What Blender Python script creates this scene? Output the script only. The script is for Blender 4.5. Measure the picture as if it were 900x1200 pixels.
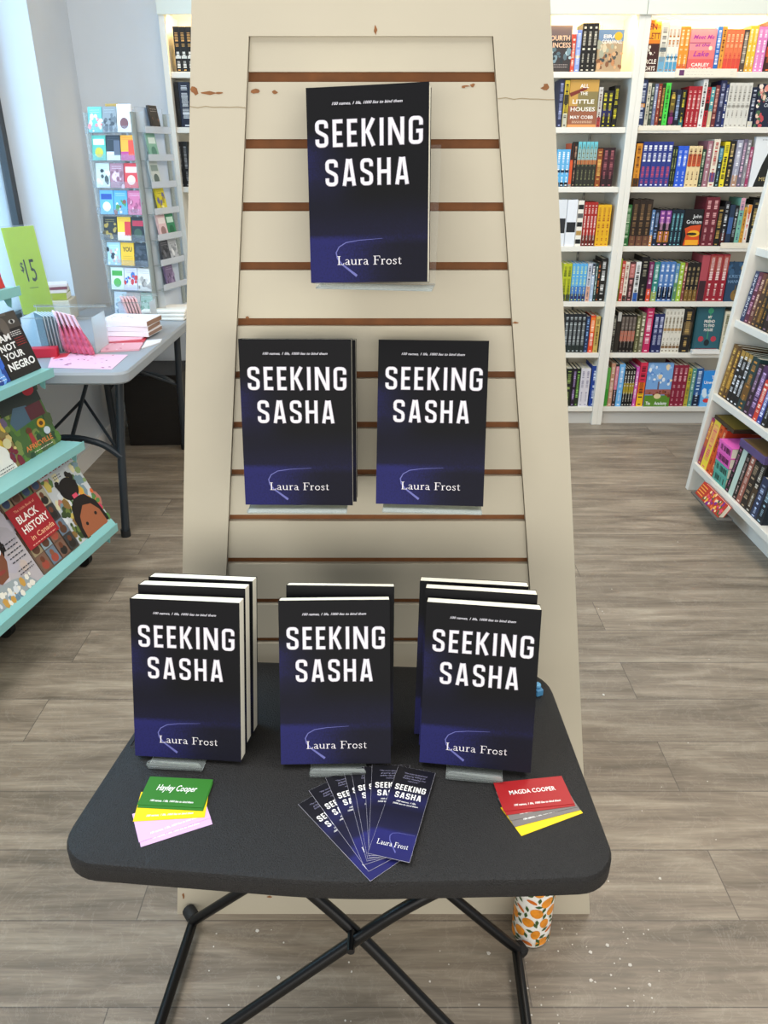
import bpy, bmesh, math, random
from mathutils import Vector, Matrix, Euler
random.seed(7)
for o in list(bpy.data.objects): bpy.data.objects.remove(o)
SC = bpy.context.scene; COL = SC.collection
R = math.radians
# ------------------------------------------------------------------ camera, sky, lights, exposure
FPX, PIT, CAMH = 901.0, R(25.0), 1.405
cd = bpy.data.cameras.new('camera'); cam = bpy.data.objects.new('camera', cd); COL.objects.link(cam)
cd.sensor_fit = 'VERTICAL'; cd.sensor_height = 24; cd.lens = 24*FPX/1200; cd.clip_start = .02
cam.location = (0, 0, CAMH); cam.rotation_euler = (R(90)-PIT, 0, 0); SC.camera = cam
w = bpy.data.worlds.new('world'); SC.world = w; w.use_nodes = True
bg = w.node_tree.nodes['Background']; bg.inputs[0].default_value = (.86, .93, 1, 1); bg.inputs[1].default_value = .42
def area(name, loc, rot, sx, sy, power, col):
    l = bpy.data.lights.new(name, 'AREA'); l.shape = 'RECTANGLE'; l.size = sx; l.size_y = sy; l.energy = power; l.color = col
    o = bpy.data.objects.new(name, l); COL.objects.link(o); o.location = loc; o.rotation_euler = [R(a) for a in rot]; return o
area('storefront_daylight', (.3, -2.1, 1.3), (87, 0, 0), 7.5, 1.7, 96, (1, .95, .87))
area('ceiling_panel_light', (1.35, .75, 3.0), (0, 0, 0), 1.0, 2.0, 34, (1, .94, .85))
area('ceiling_panel_light', (-1.15, .75, 3.0), (0, 0, 0), 1.0, 2.0, 52, (.97, .97, .95))
area('ceiling_panel_light', (.1, -.2, 3.1), (0, 0, 0), 1.6, 1.0, 5, (1, .95, .87))
area('ceiling_panel_light', (1.3, 2.7, 3.0), (0, 0, 0), 1.6, 1.0, 36, (1, .92, .80))
area('window_daylight', (-2.05, 2.45, 1.75), (0, -90, 0), 2.0, 2.4, 105, (.38, .70, 1))
for x_, p_ in ((.75, 9), (1.7, 9), (-.6, 8)): area('shelf_strip_light', (x_, 4.235, 1.978), (40, 0, 0), .85, .04, p_, (1, .70, .30))
vs = SC.view_settings; vs.view_transform = 'Standard'; vs.look = 'None'; vs.gamma = 1; vs.exposure = .12; vs.use_curve_mapping = False
# ------------------------------------------------------------------ pixel -> place helpers (a point on a known real surface)
CF = Vector((0, math.cos(PIT), -math.sin(PIT))); CU = Vector((0, math.sin(PIT), math.cos(PIT))); CC = Vector((0, 0, CAMH))
def ray(u, v): return CF + (u-450)/FPX*Vector((1, 0, 0)) + (600-v)/FPX*CU
def onz(u, v, z): d = ray(u, v); return CC + d*((z-CAMH)/d.z)
def ony(u, v, y): d = ray(u, v); return CC + d*(y/d.y)
# ------------------------------------------------------------------ materials
def lin(c):
    if isinstance(c, str): c = [int(c[i:i+2], 16)/255 for i in (0, 2, 4)]
    return tuple(x/12.92 if x <= .04045 else ((x+.055)/1.055)**2.4 for x in c) + (1,)
MC = {}
def mat(name, hexc='808080', rough=.5, metal=0, bump=0, bscale=200, var=0, vscale=6, spec=.5, stretch=None):
    if name in MC: return MC[name]
    m = bpy.data.materials.new(name); MC[name] = m; m.use_nodes = True
    n = m.node_tree.nodes; L = m.node_tree.links; b = n['Principled BSDF']
    b.inputs['Base Color'].default_value = lin(hexc); b.inputs['Roughness'].default_value = rough; b.inputs['Metallic'].default_value = metal
    b.inputs['Specular IOR Level'].default_value = spec
    if bump or var: 
        tc = n.new('ShaderNodeTexCoord'); mp = n.new('ShaderNodeMapping'); L.new(tc.outputs['Object'], mp.inputs[0])
        if stretch: mp.inputs['Scale'].default_value = stretch
    if var:
        t = n.new('ShaderNodeTexNoise'); t.inputs['Scale'].default_value = vscale; t.inputs['Detail'].default_value = 5; L.new(mp.outputs[0], t.inputs[0])
        r = n.new('ShaderNodeValToRGB'); c = lin(hexc)
        r.color_ramp.elements[0].position = .3; r.color_ramp.elements[1].position = .7
        r.color_ramp.elements[0].color = tuple(x*(1-var) for x in c[:3])+(1,); r.color_ramp.elements[1].color = tuple(min(1, x*(1+var)) for x in c[:3])+(1,)
        L.new(t.outputs[0], r.inputs[0]); L.new(r.outputs[0], b.inputs['Base Color'])
    if bump:
        t2 = n.new('ShaderNodeTexNoise'); t2.inputs['Scale'].default_value = bscale; t2.inputs['Detail'].default_value = 3; L.new(mp.outputs[0], t2.inputs[0])
        bp = n.new('ShaderNodeBump'); bp.inputs['Strength'].default_value = bump; bp.inputs['Distance'].default_value = .002
        L.new(t2.outputs[0], bp.inputs['Height']); L.new(bp.outputs[0], b.inputs['Normal'])
    return m
def pc(h, rough=.45): return mat('printed_%s' % h, h, rough, spec=.35)
def clear(name, col, fac, rough=.08):
    if name in MC: return MC[name]
    m = bpy.data.materials.new(name); MC[name] = m; m.use_nodes = True; n = m.node_tree.nodes; L = m.node_tree.links
    b = n['Principled BSDF']; b.inputs['Base Color'].default_value = lin(col); b.inputs['Roughness'].default_value = rough
    t = n.new('ShaderNodeBsdfTransparent'); mx = n.new('ShaderNodeMixShader'); fr = n.new('ShaderNodeFresnel'); fr.inputs[0].default_value = 1.2
    ad = n.new('ShaderNodeMath'); ad.operation = 'ADD'; ad.use_clamp = True; ad.inputs[1].default_value = fac
    L.new(fr.outputs[0], ad.inputs[0]); L.new(ad.outputs[0], mx.inputs[0]); L.new(t.outputs[0], mx.inputs[1]); L.new(b.outputs[0], mx.inputs[2])
    L.new(mx.outputs[0], n['Material Output'].inputs[0]); return m
PAGE = mat('page_paper', 'f4efdc', .8, spec=.2); WHITE = mat('white_laminate', 'eceae6', .45, var=.02)
ACR = clear('clear_acrylic', 'dfe8ec', .03); ACRD = clear('thick_acrylic_edge', 'b9c2c0', .12, .12)
BLACKM = mat('black_powder_coat', '070708', .35, spec=.35)
# ------------------------------------------------------------------ mesh builder
TX = {}
def text_geo(body, bold=0, shear=0, res=2):
    k = (body, bold, shear, res)
    if k not in TX:
        c = bpy.data.curves.new('tmp', 'FONT'); c.body = body; c.size = 1; c.offset = bold; c.shear = shear; c.resolution_u = res; c.align_x = 'LEFT'
        o = bpy.data.objects.new('tmp', c); COL.objects.link(o); bpy.context.view_layer.update()
        me = o.to_mesh(); vs = [(v.co.x, v.co.y) for v in me.vertices]; fs = [tuple(p.vertices) for p in me.polygons]; o.to_mesh_clear()
        bpy.data.objects.remove(o); bpy.data.curves.remove(c)
        xs = [v[0] for v in vs]; ys = [v[1] for v in vs]
        TX[k] = (vs, fs, min(xs), max(xs), min(ys), max(ys))
    return TX[k]
class MB:
    def __init__(s): s.v = []; s.f = []; s.i = []; s.m = []; s.M = None
    def mi(s, m):
        if m not in s.m: s.m.append(m)
        return s.m.index(m)
    def add(s, vs, fs, m):
        b = len(s.v); k = s.mi(m); vs = [Vector(v) for v in vs]
        if s.M: vs = [s.M @ v for v in vs]
        s.v += vs
        for f in fs: s.f.append([b+j for j in f]); s.i.append(k)
        return s
    def box(s, x0, x1, y0, y1, z0, z1, m):
        return s.add([(x, y, z) for z in (z0, z1) for y in (y0, y1) for x in (x0, x1)],
                     [(0, 2, 3, 1), (4, 5, 7, 6), (0, 1, 5, 4), (2, 6, 7, 3), (0, 4, 6, 2), (1, 3, 7, 5)], m)
    def hexa(s, p, m): # 8 points ordered like box
        return s.add(p, [(0, 2, 3, 1), (4, 5, 7, 6), (0, 1, 5, 4), (2, 6, 7, 3), (0, 4, 6, 2), (1, 3, 7, 5)], m)
    def prism(s, poly, d, m): # 3d polygon loop extruded by vector d
        n = len(poly); p = [Vector(q) for q in poly]; d = Vector(d)
        return s.add(p+[q+d for q in p], [tuple(range(n))[::-1], tuple(range(n, 2*n))]+[(j, (j+1) % n, n+(j+1) % n, n+j) for j in range(n)], m)
    def poly(s, pts, m): return s.add(pts, [tuple(range(len(pts)))], m)
    def tube(s, pts, r, m, seg=10, caps=True):
        pts = [Vector(p) for p in pts]; rings = []; prev = None
        for j, p in enumerate(pts):
            t = ((pts[j]-pts[j-1]).normalized() if j else Vector((0, 0, 0))) + ((pts[j+1]-pts[j]).normalized() if j < len(pts)-1 else Vector((0, 0, 0)))
            t.normalize()
            a = prev - t*prev.dot(t) if prev else t.orthogonal()
            a.normalize(); prev = a; b = t.cross(a); rr = r[j] if isinstance(r, (list, tuple)) else r
            rings += [p + a*rr*math.cos(2*math.pi*q/seg) + b*rr*math.sin(2*math.pi*q/seg) for q in range(seg)]
        fs = [(j*seg+q, j*seg+(q+1) % seg, (j+1)*seg+(q+1) % seg, (j+1)*seg+q) for j in range(len(pts)-1) for q in range(seg)]
        if caps: fs += [tuple(range(seg))[::-1], tuple(range((len(pts)-1)*seg, len(pts)*seg))]
        return s.add(rings, fs, m)
    def lathe(s, prof, m, seg=24, c=(0, 0, 0)):
        vs = [(c[0]+r*math.cos(2*math.pi*q/seg), c[1]+r*math.sin(2*math.pi*q/seg), c[2]+z) for r, z in prof for q in range(seg)]; n = len(prof)
        fs = [(j*seg+q, j*seg+(q+1) % seg, (j+1)*seg+(q+1) % seg, (j+1)*seg+q) for j in range(n-1) for q in range(seg)]
        fs += [tuple(range(seg))[::-1], tuple(range((n-1)*seg, n*seg))]
        return s.add(vs, fs, m)
    def text(s, body, O, X, Y, m, w=None, h=None, align='c', bold=0, shear=0, res=2):
        vs, fs, x0, x1, y0, y1 = text_geo(body, bold, shear, res); O = Vector(O); X = Vector(X); Y = Vector(Y)
        bw = x1-x0; cap = .73
        sy = h/cap if h else w/bw
        sx = w/bw if w else sy
        ox = {'c': (x0+x1)/2, 'l': x0, 'r': x1}[align]
        return s.add([O + X*((a-ox)*sx) + Y*(b*sy) for a, b in vs], fs, m)
    def ribbon(s, pts, wid, m, F, closed=False, h0=0, h1=0, inset=1, m2=None):
        # flat (or raised, bevelled) stroke; F maps (x, y, height) to a point
        n = len(pts); P = [Vector((p[0], p[1])) for p in pts]; W = wid if isinstance(wid, (list, tuple)) else [wid]*n
        lo, li = [], []
        for j in range(n):
            a = P[j]-P[j-1] if (j or closed) else None
            b = P[(j+1) % n]-P[j] if (j < n-1 or closed) else None
            if a is None: a = b
            if b is None: b = a
            a = a.normalized(); b = b.normalized(); na = Vector((-a.y, a.x)); nb = Vector((-b.y, b.x)); nn = (na+nb); nn.normalize()
            k = 1/max(.5, nn.dot(na))
            lo.append((nn, W[j]/2*k, P[j], a if j == 0 else (b if j == n-1 else None), -1 if j == 0 else 1))
        def side(f, h, sh):
            l = []; r = []
            for nn, k, p, e, sg in lo:
                q = p
                if e is not None and sh and not closed: q = p - e*(-1 if sg < 0 else 1)*sh
                l.append(F(*(q+nn*k*f), h)); r.append(F(*(q-nn*k*f), h))
            return l, r
        e = [(j, (j+1) % n) for j in range(n if closed else n-1)]
        if h1:
            w0 = (W[0] if W else .1); l0, r0 = side(1, h0, 0); l1, r1 = side(inset, h1, w0*(1-inset)/2)
            vs = l0+r0+l1+r1; fs = []
            for a, b in e: fs += [(2*n+a, 3*n+a, 3*n+b, 2*n+b), (a, 2*n+a, 2*n+b, b), (n+a, n+b, 3*n+b, 3*n+a)]
            if not closed: fs += [(0, n, 3*n, 2*n), (n-1, 3*n-1, 4*n-1, 2*n-1)]
            s.add(vs, fs, m)
            if m2:
                k2 = s.mi(m2)
                for q in range(len(fs)):
                    if q >= 3*len(e) or q % 3: s.i[-len(fs)+q] = k2
        else:
            l, r = side(1, h0, 0); s.add(l+r, [(a, n+a, n+b, b) for a, b in e], m)
        return s
    def build(s, name, parent=None, smooth=False, bevel=0, seg=2, angle=40):
        me = bpy.data.meshes.new(name); me.from_pydata([tuple(v) for v in s.v], [], s.f)
        for m in s.m: me.materials.append(m)
        me.polygons.foreach_set('material_index', s.i); me.update()
        bm = bmesh.new(); bm.from_mesh(me); bmesh.ops.recalc_face_normals(bm, faces=bm.faces); bm.to_mesh(me); bm.free()
        o = bpy.data.objects.new(name, me); COL.objects.link(o)
        if parent: o.parent = parent
        if bevel:
            b = o.modifiers.new('bevel', 'BEVEL'); b.width = bevel; b.segments = seg; b.limit_method = 'ANGLE'; b.angle_limit = R(angle)
        if smooth:
            for p in me.polygons: p.use_smooth = True
            try: me.set_sharp_from_angle(angle=R(35))
            except Exception: pass
        return o
def tag(o, label, cat, group=None, kind=None):
    o['label'] = label; o['category'] = cat
    if group: o['group'] = group
    if kind: o['kind'] = kind
    return o
def thing(name, label, cat, loc=(0, 0, 0), rot=(0, 0, 0), group=None):
    o = bpy.data.objects.new(name, None); COL.objects.link(o); o.location = loc; o.rotation_euler = rot; o.empty_display_size = .05
    return tag(o, label, cat, group)
def struct(o, label=None): o['kind'] = 'structure'; return o
def dup(root, loc, rot, label, group=None):
    r = root.copy(); COL.objects.link(r); r.location = loc; r.rotation_euler = rot; r['label'] = label
    if group: r['group'] = group
    for ch in list(root.children):
        c = ch.copy(); COL.objects.link(c); c.parent = r
        for g in list(ch.children):
            d = g.copy(); COL.objects.link(d); d.parent = c
    return r
ORD = 'first second third fourth fifth sixth seventh eighth ninth tenth eleventh twelfth'.split()
NUM = 'zero one two three four five six seven eight'.split()
# ------------------------------------------------------------------ the setting
def floor_mat():
    m = bpy.data.materials.new('grey_wood_planks'); m.use_nodes = True; n = m.node_tree.nodes; L = m.node_tree.links; b = n['Principled BSDF']
    tc = n.new('ShaderNodeTexCoord'); mp = n.new('ShaderNodeMapping'); L.new(tc.outputs['Object'], mp.inputs[0]); mp.inputs['Location'].default_value = (.5, -.885, 0)
    br = n.new('ShaderNodeTexBrick'); L.new(mp.outputs[0], br.inputs[0])
    br.inputs['Scale'].default_value = 1; br.inputs['Brick Width'].default_value = 1.22; br.inputs['Row Height'].default_value = .174; br.inputs['Mortar Size'].default_value = .0012
    br.inputs['Mortar Smooth'].default_value = .1; br.offset = .37; br.inputs['Bias'].default_value = 0
    br.inputs['Color1'].default_value = (0, 0, 0, 1); br.inputs['Color2'].default_value = (1, 1, 1, 1); br.inputs['Mortar'].default_value = (.5, .5, .5, 1)
    # grain, shifted per plank
    sx = n.new('ShaderNodeVectorMath'); sx.operation = 'MULTIPLY_ADD'; L.new(br.outputs[0], sx.inputs[0]); sx.inputs[1].default_value = (7, 3, 11); L.new(mp.outputs[0], sx.inputs[2])
    m2 = n.new('ShaderNodeMapping'); m2.inputs['Scale'].default_value = (1.5, 11, 1); L.new(sx.outputs[0], m2.inputs[0])
    t = n.new('ShaderNodeTexNoise'); t.inputs['Scale'].default_value = 1.6; t.inputs['Detail'].default_value = 8; t.inputs['Roughness'].default_value = .65; t.inputs['Distortion'].default_value = .6; L.new(m2.outputs[0], t.inputs[0])
    m3 = n.new('ShaderNodeMapping'); m3.inputs['Scale'].default_value = (6, 120, 1); L.new(sx.outputs[0], m3.inputs[0])
    t2 = n.new('ShaderNodeTexNoise'); t2.inputs['Scale'].default_value = 1.5; t2.inputs['Detail'].default_value = 4; L.new(m3.outputs[0], t2.inputs[0])
    r = n.new('ShaderNodeValToRGB'); e = r.color_ramp.elements; e[0].position = .28; e[0].color = lin('62594d'); e[1].position = .78; e[1].color = lin('b0a593')
    k = e.new(.5); k.color = lin('887c6d'); L.new(t.outputs[0], r.inputs[0])
    mx = n.new('ShaderNodeMix'); mx.data_type = 'RGBA'; mx.blend_type = 'OVERLAY'; mx.inputs[0].default_value = .35; L.new(r.outputs[0], mx.inputs[6]); L.new(t2.outputs[0], mx.inputs[7])
    hs = n.new('ShaderNodeHueSaturation'); L.new(mx.outputs[2], hs.inputs['Color'])
    mr = n.new('ShaderNodeMapRange'); L.new(br.outputs[0], mr.inputs[0]); mr.inputs[3].default_value = .88; mr.inputs[4].default_value = 1.1; L.new(mr.outputs[0], hs.inputs['Value'])
    mo = n.new('ShaderNodeMix'); mo.data_type = 'RGBA'; L.new(br.outputs['Fac'], mo.inputs[0]); L.new(hs.outputs[0], mo.inputs[6]); mo.inputs[7].default_value = lin('5e564e')
    sc = n.new('ShaderNodeTexNoise'); sc.inputs['Scale'].default_value = 9; sc.inputs['Detail'].default_value = 9; sc.inputs['Roughness'].default_value = .7; sc.inputs['Distortion'].default_value = 1.5; L.new(tc.outputs['Object'], sc.inputs[0])
    sa = n.new('ShaderNodeMath'); sa.operation = 'SUBTRACT'; sa.inputs[1].default_value = .5; L.new(sc.outputs[0], sa.inputs[0]); sb = n.new('ShaderNodeMath'); sb.operation = 'ABSOLUTE'; L.new(sa.outputs[0], sb.inputs[0])
    sm = n.new('ShaderNodeMapRange'); sm.inputs[1].default_value = .0; sm.inputs[2].default_value = .012; sm.inputs[3].default_value = .18; sm.inputs[4].default_value = 0; L.new(sb.outputs[0], sm.inputs[0])
    sf = n.new('ShaderNodeMix'); sf.data_type = 'RGBA'; L.new(sm.outputs[0], sf.inputs[0]); L.new(mo.outputs[2], sf.inputs[6]); sf.inputs[7].default_value = lin('c8c0b2')
    L.new(sf.outputs[2], b.inputs['Base Color']); b.inputs['Roughness'].default_value = .42
    bp = n.new('ShaderNodeBump'); bp.inputs['Strength'].default_value = .12; bp.inputs['Distance'].default_value = .002; L.new(t2.outputs[0], bp.inputs['Height']); L.new(bp.outputs[0], b.inputs['Normal'])
    return m
struct(MB().box(-2.2, 3.6, -3.2, 4.6, -.05, 0, floor_mat()).build('floor'))
WALL = mat('painted_wall', 'd3d8dd', .7, bump=.05, bscale=60, var=.015)
struct(MB().box(-1.55, 3.6, 4.5, 4.6, 0, 2.6, WALL).build('wall_back'))
LW = MB().box(-1.74, -1.47, 3.75, 4.5, 0, 2.6, WALL)                                   # wall between window and corner
LW.box(-1.74, -1.47, 1.0, 3.75, 0, .7, WALL)
struct(LW.build('wall_left'))
struct(MB().box(-1.5, -1.05, 4.22, 4.5, 0, 2.6, WALL).build('trim_1'))                 # boxed pier beside the bookcase
struct(MB().box(-1.47, -1.455, 1.0, 4.22, 0, .09, WHITE).build('baseboard_left'))
ALU = mat('dark_window_frame', '4a4d50', .4, metal=.6)
wf = MB(); 
for y in (1.1, 2.4, 3.727): wf.box(-1.71, -1.65, y-.022, y+.022, .72, 2.6, ALU)
wf.box(-1.71, -1.65, 1.1, 3.727, .7, .75, ALU); wf = struct(wf.build('window_1', bevel=.003))
MB().box(-1.684, -1.676, 1.1, 3.72, .75, 2.6, clear('window_glass', 'dfe8ee', .12, .1)).build('window_pane', wf)
# ------------------------------------------------------------------ bookcases against the back wall
BY = 4.204
SZ = [1.758, 1.5217, 1.2524, .9676, .6855, .4088, .1014]     # tops of the shelf boards' front edges
def bookcase(x0, x1, label, rails=()):
    t = thing('bookcase', label, 'bookcase', (0, 0, 0)); W = mat('cream_laminate', 'e9e5da', .45, var=.015)
    for a in (x0, x1-.028): MB().box(a, a+.028, BY-.012, BY+.27, 0, 2.0, W).build('side_panel', t, bevel=.002)
    MB().box(x0+.028, x1-.028, BY+.255, BY+.268, .02, 2.0, mat('shelf_back', 'd6d0c2', .6)).build('back_panel', t)
    for z in SZ: MB().box(x0+.028, x1-.028, BY, BY+.255, z-.026, z, W).build('shelf', t, bevel=.002)
    MB().box(x0, x1, BY+.02, BY+.04, 0, .075, mat('kick_board', 'c9c6bf', .5)).build('kick_board', t)
    MB().box(x0, x1-.002, BY-.03, BY-.012, 1.985, 2.35, mat('header_board', 'dfe2d6', .5)).build('header_board', t, bevel=.002)
    p = MB(); 
    for a in (x1-.14,): 
        p.box(a-.006, a+.006, BY+.245, BY+.255, .1, 1.98, mat('steel_rail', '9a978f', .4, metal=.5))
        for q in range(60): p.box(a-.002, a+.002, BY+.2445, BY+.246, .15+q*.03, .165+q*.03, mat('rail_slot', '3a3a38'))
    p.build('shelf_rail', t)
    return t
bL = bookcase(-1.045, .25, 'white wall bookcase mostly hidden behind the pillar, left end showing')
bM = bookcase(.25, 1.212, 'white wall bookcase bay just right of the pillar, half hidden by it')
bR = bookcase(1.212, 2.2, 'wide white wall bookcase bay at the right of the back wall')
p = ony(852, -2, BY-.031); MB().text('Fiction', (p.x, BY-.0305, p.z-.005), (1, 0, 0), (0, 0, 1), pc('4a4a46'), h=.05, align='l').build('header_lettering', bR)
# ------------------------------------------------------------------ book makers
def spine_book(w, h, d, main, ink='f0ece0', bands=(), seed=0, style=0):
    """upright book, spine on -Y at y=0, base at z=0"""
    b = MB(); c = pc(main); k = .0018; x = w/2; rnd = random.Random(seed)
    b.box(-x, -x+k, 0, d, 0, h, c); b.box(x-k, x, 0, d, 0, h, c); b.box(-x+k, x-k, 0, k, 0, h, c)
    b.box(-x+k, x-k, k, d-.003, .002, h-.003, PAGE)
    e = -.0003
    xb = x*.9
    for f0, f1, col in (bands if style != 4 else bands[1:]): b.poly([(-xb, e, h*f0), (xb, e, h*f0), (xb, e, h*f1), (-xb, e, h*f1)], pc(col)) 
    e = -.0006
    def letters(z0, z1, wid, cx, ic):
        z = z1
        while z > z0:
            l = rnd.uniform(.004, .0085)
            if rnd.random() < .84:
                a = wid*rnd.uniform(.8, 1)
                b.poly([(cx-a/2, e, z-l), (cx+a/2, e, z-l), (cx+a/2, e, z), (cx-a/2, e, z)], ic) if rnd.random() < .4 else \
                    [b.poly([(cx-a/2, e, z-q-l*.28), (cx+a/2, e, z-q-l*.28), (cx+a/2, e, z-q), (cx-a/2, e, z-q)], ic) for q in (0, l*.7)]
            z -= l+.0022
    ic = pc(ink)
    if style == 0: letters(h*.45, h*.93, w*.5, 0, ic); letters(h*.14, h*.38, w*.32, 0, ic)
    elif style == 1: letters(h*.2, h*.92, w*.62, 0, ic)
    elif style in (2, 4): letters(h*.58, h*.92, w*.6, 0, ic); letters(h*.1, h*.45, w*.55, 0, pc(bands[0][2] if bands else ink))
    if style != 3: b.box(-w*.2, w*.2, -.0007, 0, h*.03, h*.055, ic)
    return b
def art_on(b, w, h, base, art, y=0.):
    """flat cover printing on the -Y face; fractions of width and height"""
    e = y-.0003
    for a in art:
        k = a[0]; e -= .00012
        X = lambda f: (f-.5)*w
        if k == 'r': b.poly([(X(a[1]), e, a[3]*h), (X(a[2]), e, a[3]*h), (X(a[2]), e, a[4]*h), (X(a[1]), e, a[4]*h)], pc(a[5]))
        elif k == 'e': b.poly([(X(a[1]+a[3]*math.cos(q*math.pi/9)), e, h*a[2]+h*a[4]*math.sin(q*math.pi/9)) for q in range(18)], pc(a[5]))
        elif k == 'p': b.poly([(X(p), e, q*h) for p, q in a[1]], pc(a[2]))
        elif k == 't': b.text(a[1], (X(a[2]), e, a[3]*h), (1, 0, 0), (0, 0, 1), pc(a[6]), w=a[4]*w, h=a[5]*h, bold=.02 if len(a) < 8 else a[7], shear=0 if len(a) < 9 else a[8])
        elif k == 's':   # scatter of coloured dabs: (s, x0,x1,z0,z1, n, size, colours, seed)
            rr = random.Random(a[8])
            for q in range(a[5]):
                cx, cz = rr.uniform(a[1], a[2]), rr.uniform(a[3], a[4]); s1 = a[6]*rr.uniform(.5, 1.2); s2 = s1*rr.uniform(.6, 1.4)*w/h; ph = rr.random()*3; e -= .000004
                b.poly([(X(cx+s1*math.cos(ph+j*math.pi/3)*rr.uniform(.7, 1)), e, h*(cz+s2*math.sin(ph+j*math.pi/3))) for j in range(6)], pc(rr.choice(a[7].split())))
        elif k == 'l':   # lines of tiny lettering
            rr = random.Random(a[7]); n = a[5]
            for q in range(n):
                z = a[4]-(a[4]-a[3])*q/max(1, n-1) if n > 1 else a[3]; x = a[1]
                while x < a[2]:
                    l = rr.uniform(.02, .06); b.poly([(X(x), e, h*z), (X(min(x+l, a[2])), e, h*z), (X(min(x+l, a[2])), e, h*z+.012*h), (X(x), e, h*z+.012*h)], pc(a[6])); x += l+.018
    return b
def face_book(w, h, t, base, art):
    """book shown cover-out: cover on -Y at y=0, base z=0, spine at -X"""
    b = MB(); c = pc(base); k = .0018; x = w/2
    b.box(-x, x, 0, k, 0, h, c); b.box(-x, x, t-k, t, 0, h, c); b.box(-x, -x+k, k, t-k, 0, h, c); b.box(-x+k, x-.003, k, t-k, .003, h-.003, PAGE)
    return art_on(b, w, h, base, art)
USED = {}
def uniq(l):
    USED[l] = USED.get(l, 0)+1
    return l
SEED = [0]
def stock_row(bay, zi, rowname, entries, ybase=BY+.016):
    """entries: (u0,u1,vtop,n,main,ink,bands,style,desc) spines, or (u0,u1,vtop,'face',base,art,desc)"""
    z = SZ[zi]; prev = -9
    for en in entries:
        u0, u1, vt = en[:3]; vb = 600-FPX*((z-CAMH)*math.cos(PIT)+(ybase)*math.sin(PIT))/(ybase*math.cos(PIT)-(z-CAMH)*math.sin(PIT))
        x0 = ony(u0, vb, ybase).x; x1 = ony(u1, vb, ybase).x; h = ony((u0+u1)/2, vt, ybase).z - z
        x0 = max(x0, prev+.0004); prev = x1; SEED[0] += 1
        if en[3] == 'face':
            o = face_book(x1-x0-.001, h, .022, en[4], en[5]).build('hardcover_novel'); o.location = ((x0+x1)/2, ybase-.004, z); o.rotation_euler = (R(-3), 0, 0)
            tag(o, uniq('%s cover-out, %s, %s' % (en[6], rowname, bay)), 'book'); continue
        n, main, ink, bands, style, desc = en[3:9]; ww = (x1-x0)/n
        src = spine_book(ww-.0006, h, min(.2, max(.12, h*.66)), main, ink, bands, SEED[0], 0 if style == 3 and n > 1 else style).build('paperback_novel' if h < .212 else 'hardcover_novel')
        for q in range(n):
            o = src if q == 0 else src.copy()
            if q: COL.objects.link(o)
            o.location = (x0+ww*(q+.5), ybase+random.uniform(0, .004), z)
            if n == 1: l = '%s, %s, %s' % (desc, rowname, bay); g = None
            else: l = '%s of %s %s, %s, %s' % (('left','right')[q]+' one' if n == 2 else ('leftmost' if q == 0 else 'rightmost' if q == n-1 else ORD[q]+' from left'), NUM[n], desc, rowname, bay); g = desc+' on the '+rowname+' of the '+bay
            tag(o, uniq(l), 'book', g)
RN = ['top shelf', 'second shelf', 'third shelf', 'fourth shelf', 'fifth shelf', 'sixth shelf', 'bottom shelf']
WB = 'right bay'; NB = 'bay beside pillar'
stock_row(WB, 0, RN[0], [
 (744.5, 769, 23, 'face', '3a1410', [('r', 0, 1, .55, 1, 'e8801a'), ('r', 0, 1, .62, .84, 'f0a81c'), ('t', 'KEN', .5, .82, .6, .12, '7d2a10'), ('t', 'FOLLETT', .5, .64, .95, .12, '7d2a10'), ('s', .2, .8, .32, .5, 12, .06, 'f4ece0 c9b8a8', 3), ('t', 'CIRCLE', .55, .16, .75, .09, 'f2e8dc'), ('t', 'OF DAYS', .5, .03, .8, .09, 'f2e8dc')], 'orange and dark brown hardcover'),
 (769.5, 777.5, 24, 1, 'e8e2d2', '8a8478', [(0, .3, '6fa6c4'), (.4, .48, '51616a')], 1, 'cream hardcover with a blue foot'),
 (778, 791.5, 30, 3, 'efe9da', 'c07a30', [(0, .22, '4f9ac0'), (.3, .34, '39424a')], 2, 'white spines with blue feet'),
 (791.8, 803, 31, 2, 'e9962c', 'fbe9b8', [(0, .18, 'd96a34')], 0, 'amber orange paperback spines'),
 (803.6, 834, 33, 'face', 'ee8f94', [('r', 0, 1, .0, .3, 'e2605e'), ('r', 0, 1, .3, .5, 'ec7b78'), ('r', 0, .8, .66, .68, 'a2406a'), ('e', .82, .55, .07, .05, 'fbe3c0'), ('t', 'Meet Me', .52, .76, .8, .1, 'b03a9c', .02, .3), ('t', 'at the', .5, .59, .55, .07, 'b03a9c', .02, .3), ('t', 'Lake', .48, .36, .6, .13, 'b03a9c', .02, .3), ('t', 'CARLEY', .5, .13, .7, .08, 'fff4e8'), ('t', 'FORTUNE', .5, .02, .85, .08, 'fff4e8')], 'pink paperback with purple lettering'),
 (834.3, 839.5, 31, 1, '2f6fc0', 'f5f5f5', [(.6, .98, '3f83d2')], 1, 'bright blue paperback spine'),
 (840, 845, 31, 1, 'eba03c', '7a3414', [], 0, 'thin orange spine'),
 (845, 865, 34, 4, 'ea7a4c', 'fbd7a0', [(.0, .32, 'dd4d3e')], 2, 'coral orange paperback spines'),
 (865.3, 871, 34, 1, '57483e', 'e6d8c2', [], 1, 'dark grey brown spine'),
 (871.3, 881, 30, 2, 'eec43a', 'fff6d0', [(.0, .2, 'e0a53a')], 0, 'yellow paperback spines'),
 (881.3, 893, 31, 2, 'e487c4', 'fdeef8', [], 0, 'orchid pink paperback spines'),
 (893.3, 905, 24, 1, '41201c', 'e8703a', [(.3, .5, 'c2452c')], 1, 'dark maroon hardcover spine'),
 (906, 930, 28, 2, '6b7f94', 'f0f0f0', [], 0, 'slate blue spines by the frame edge')])
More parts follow.
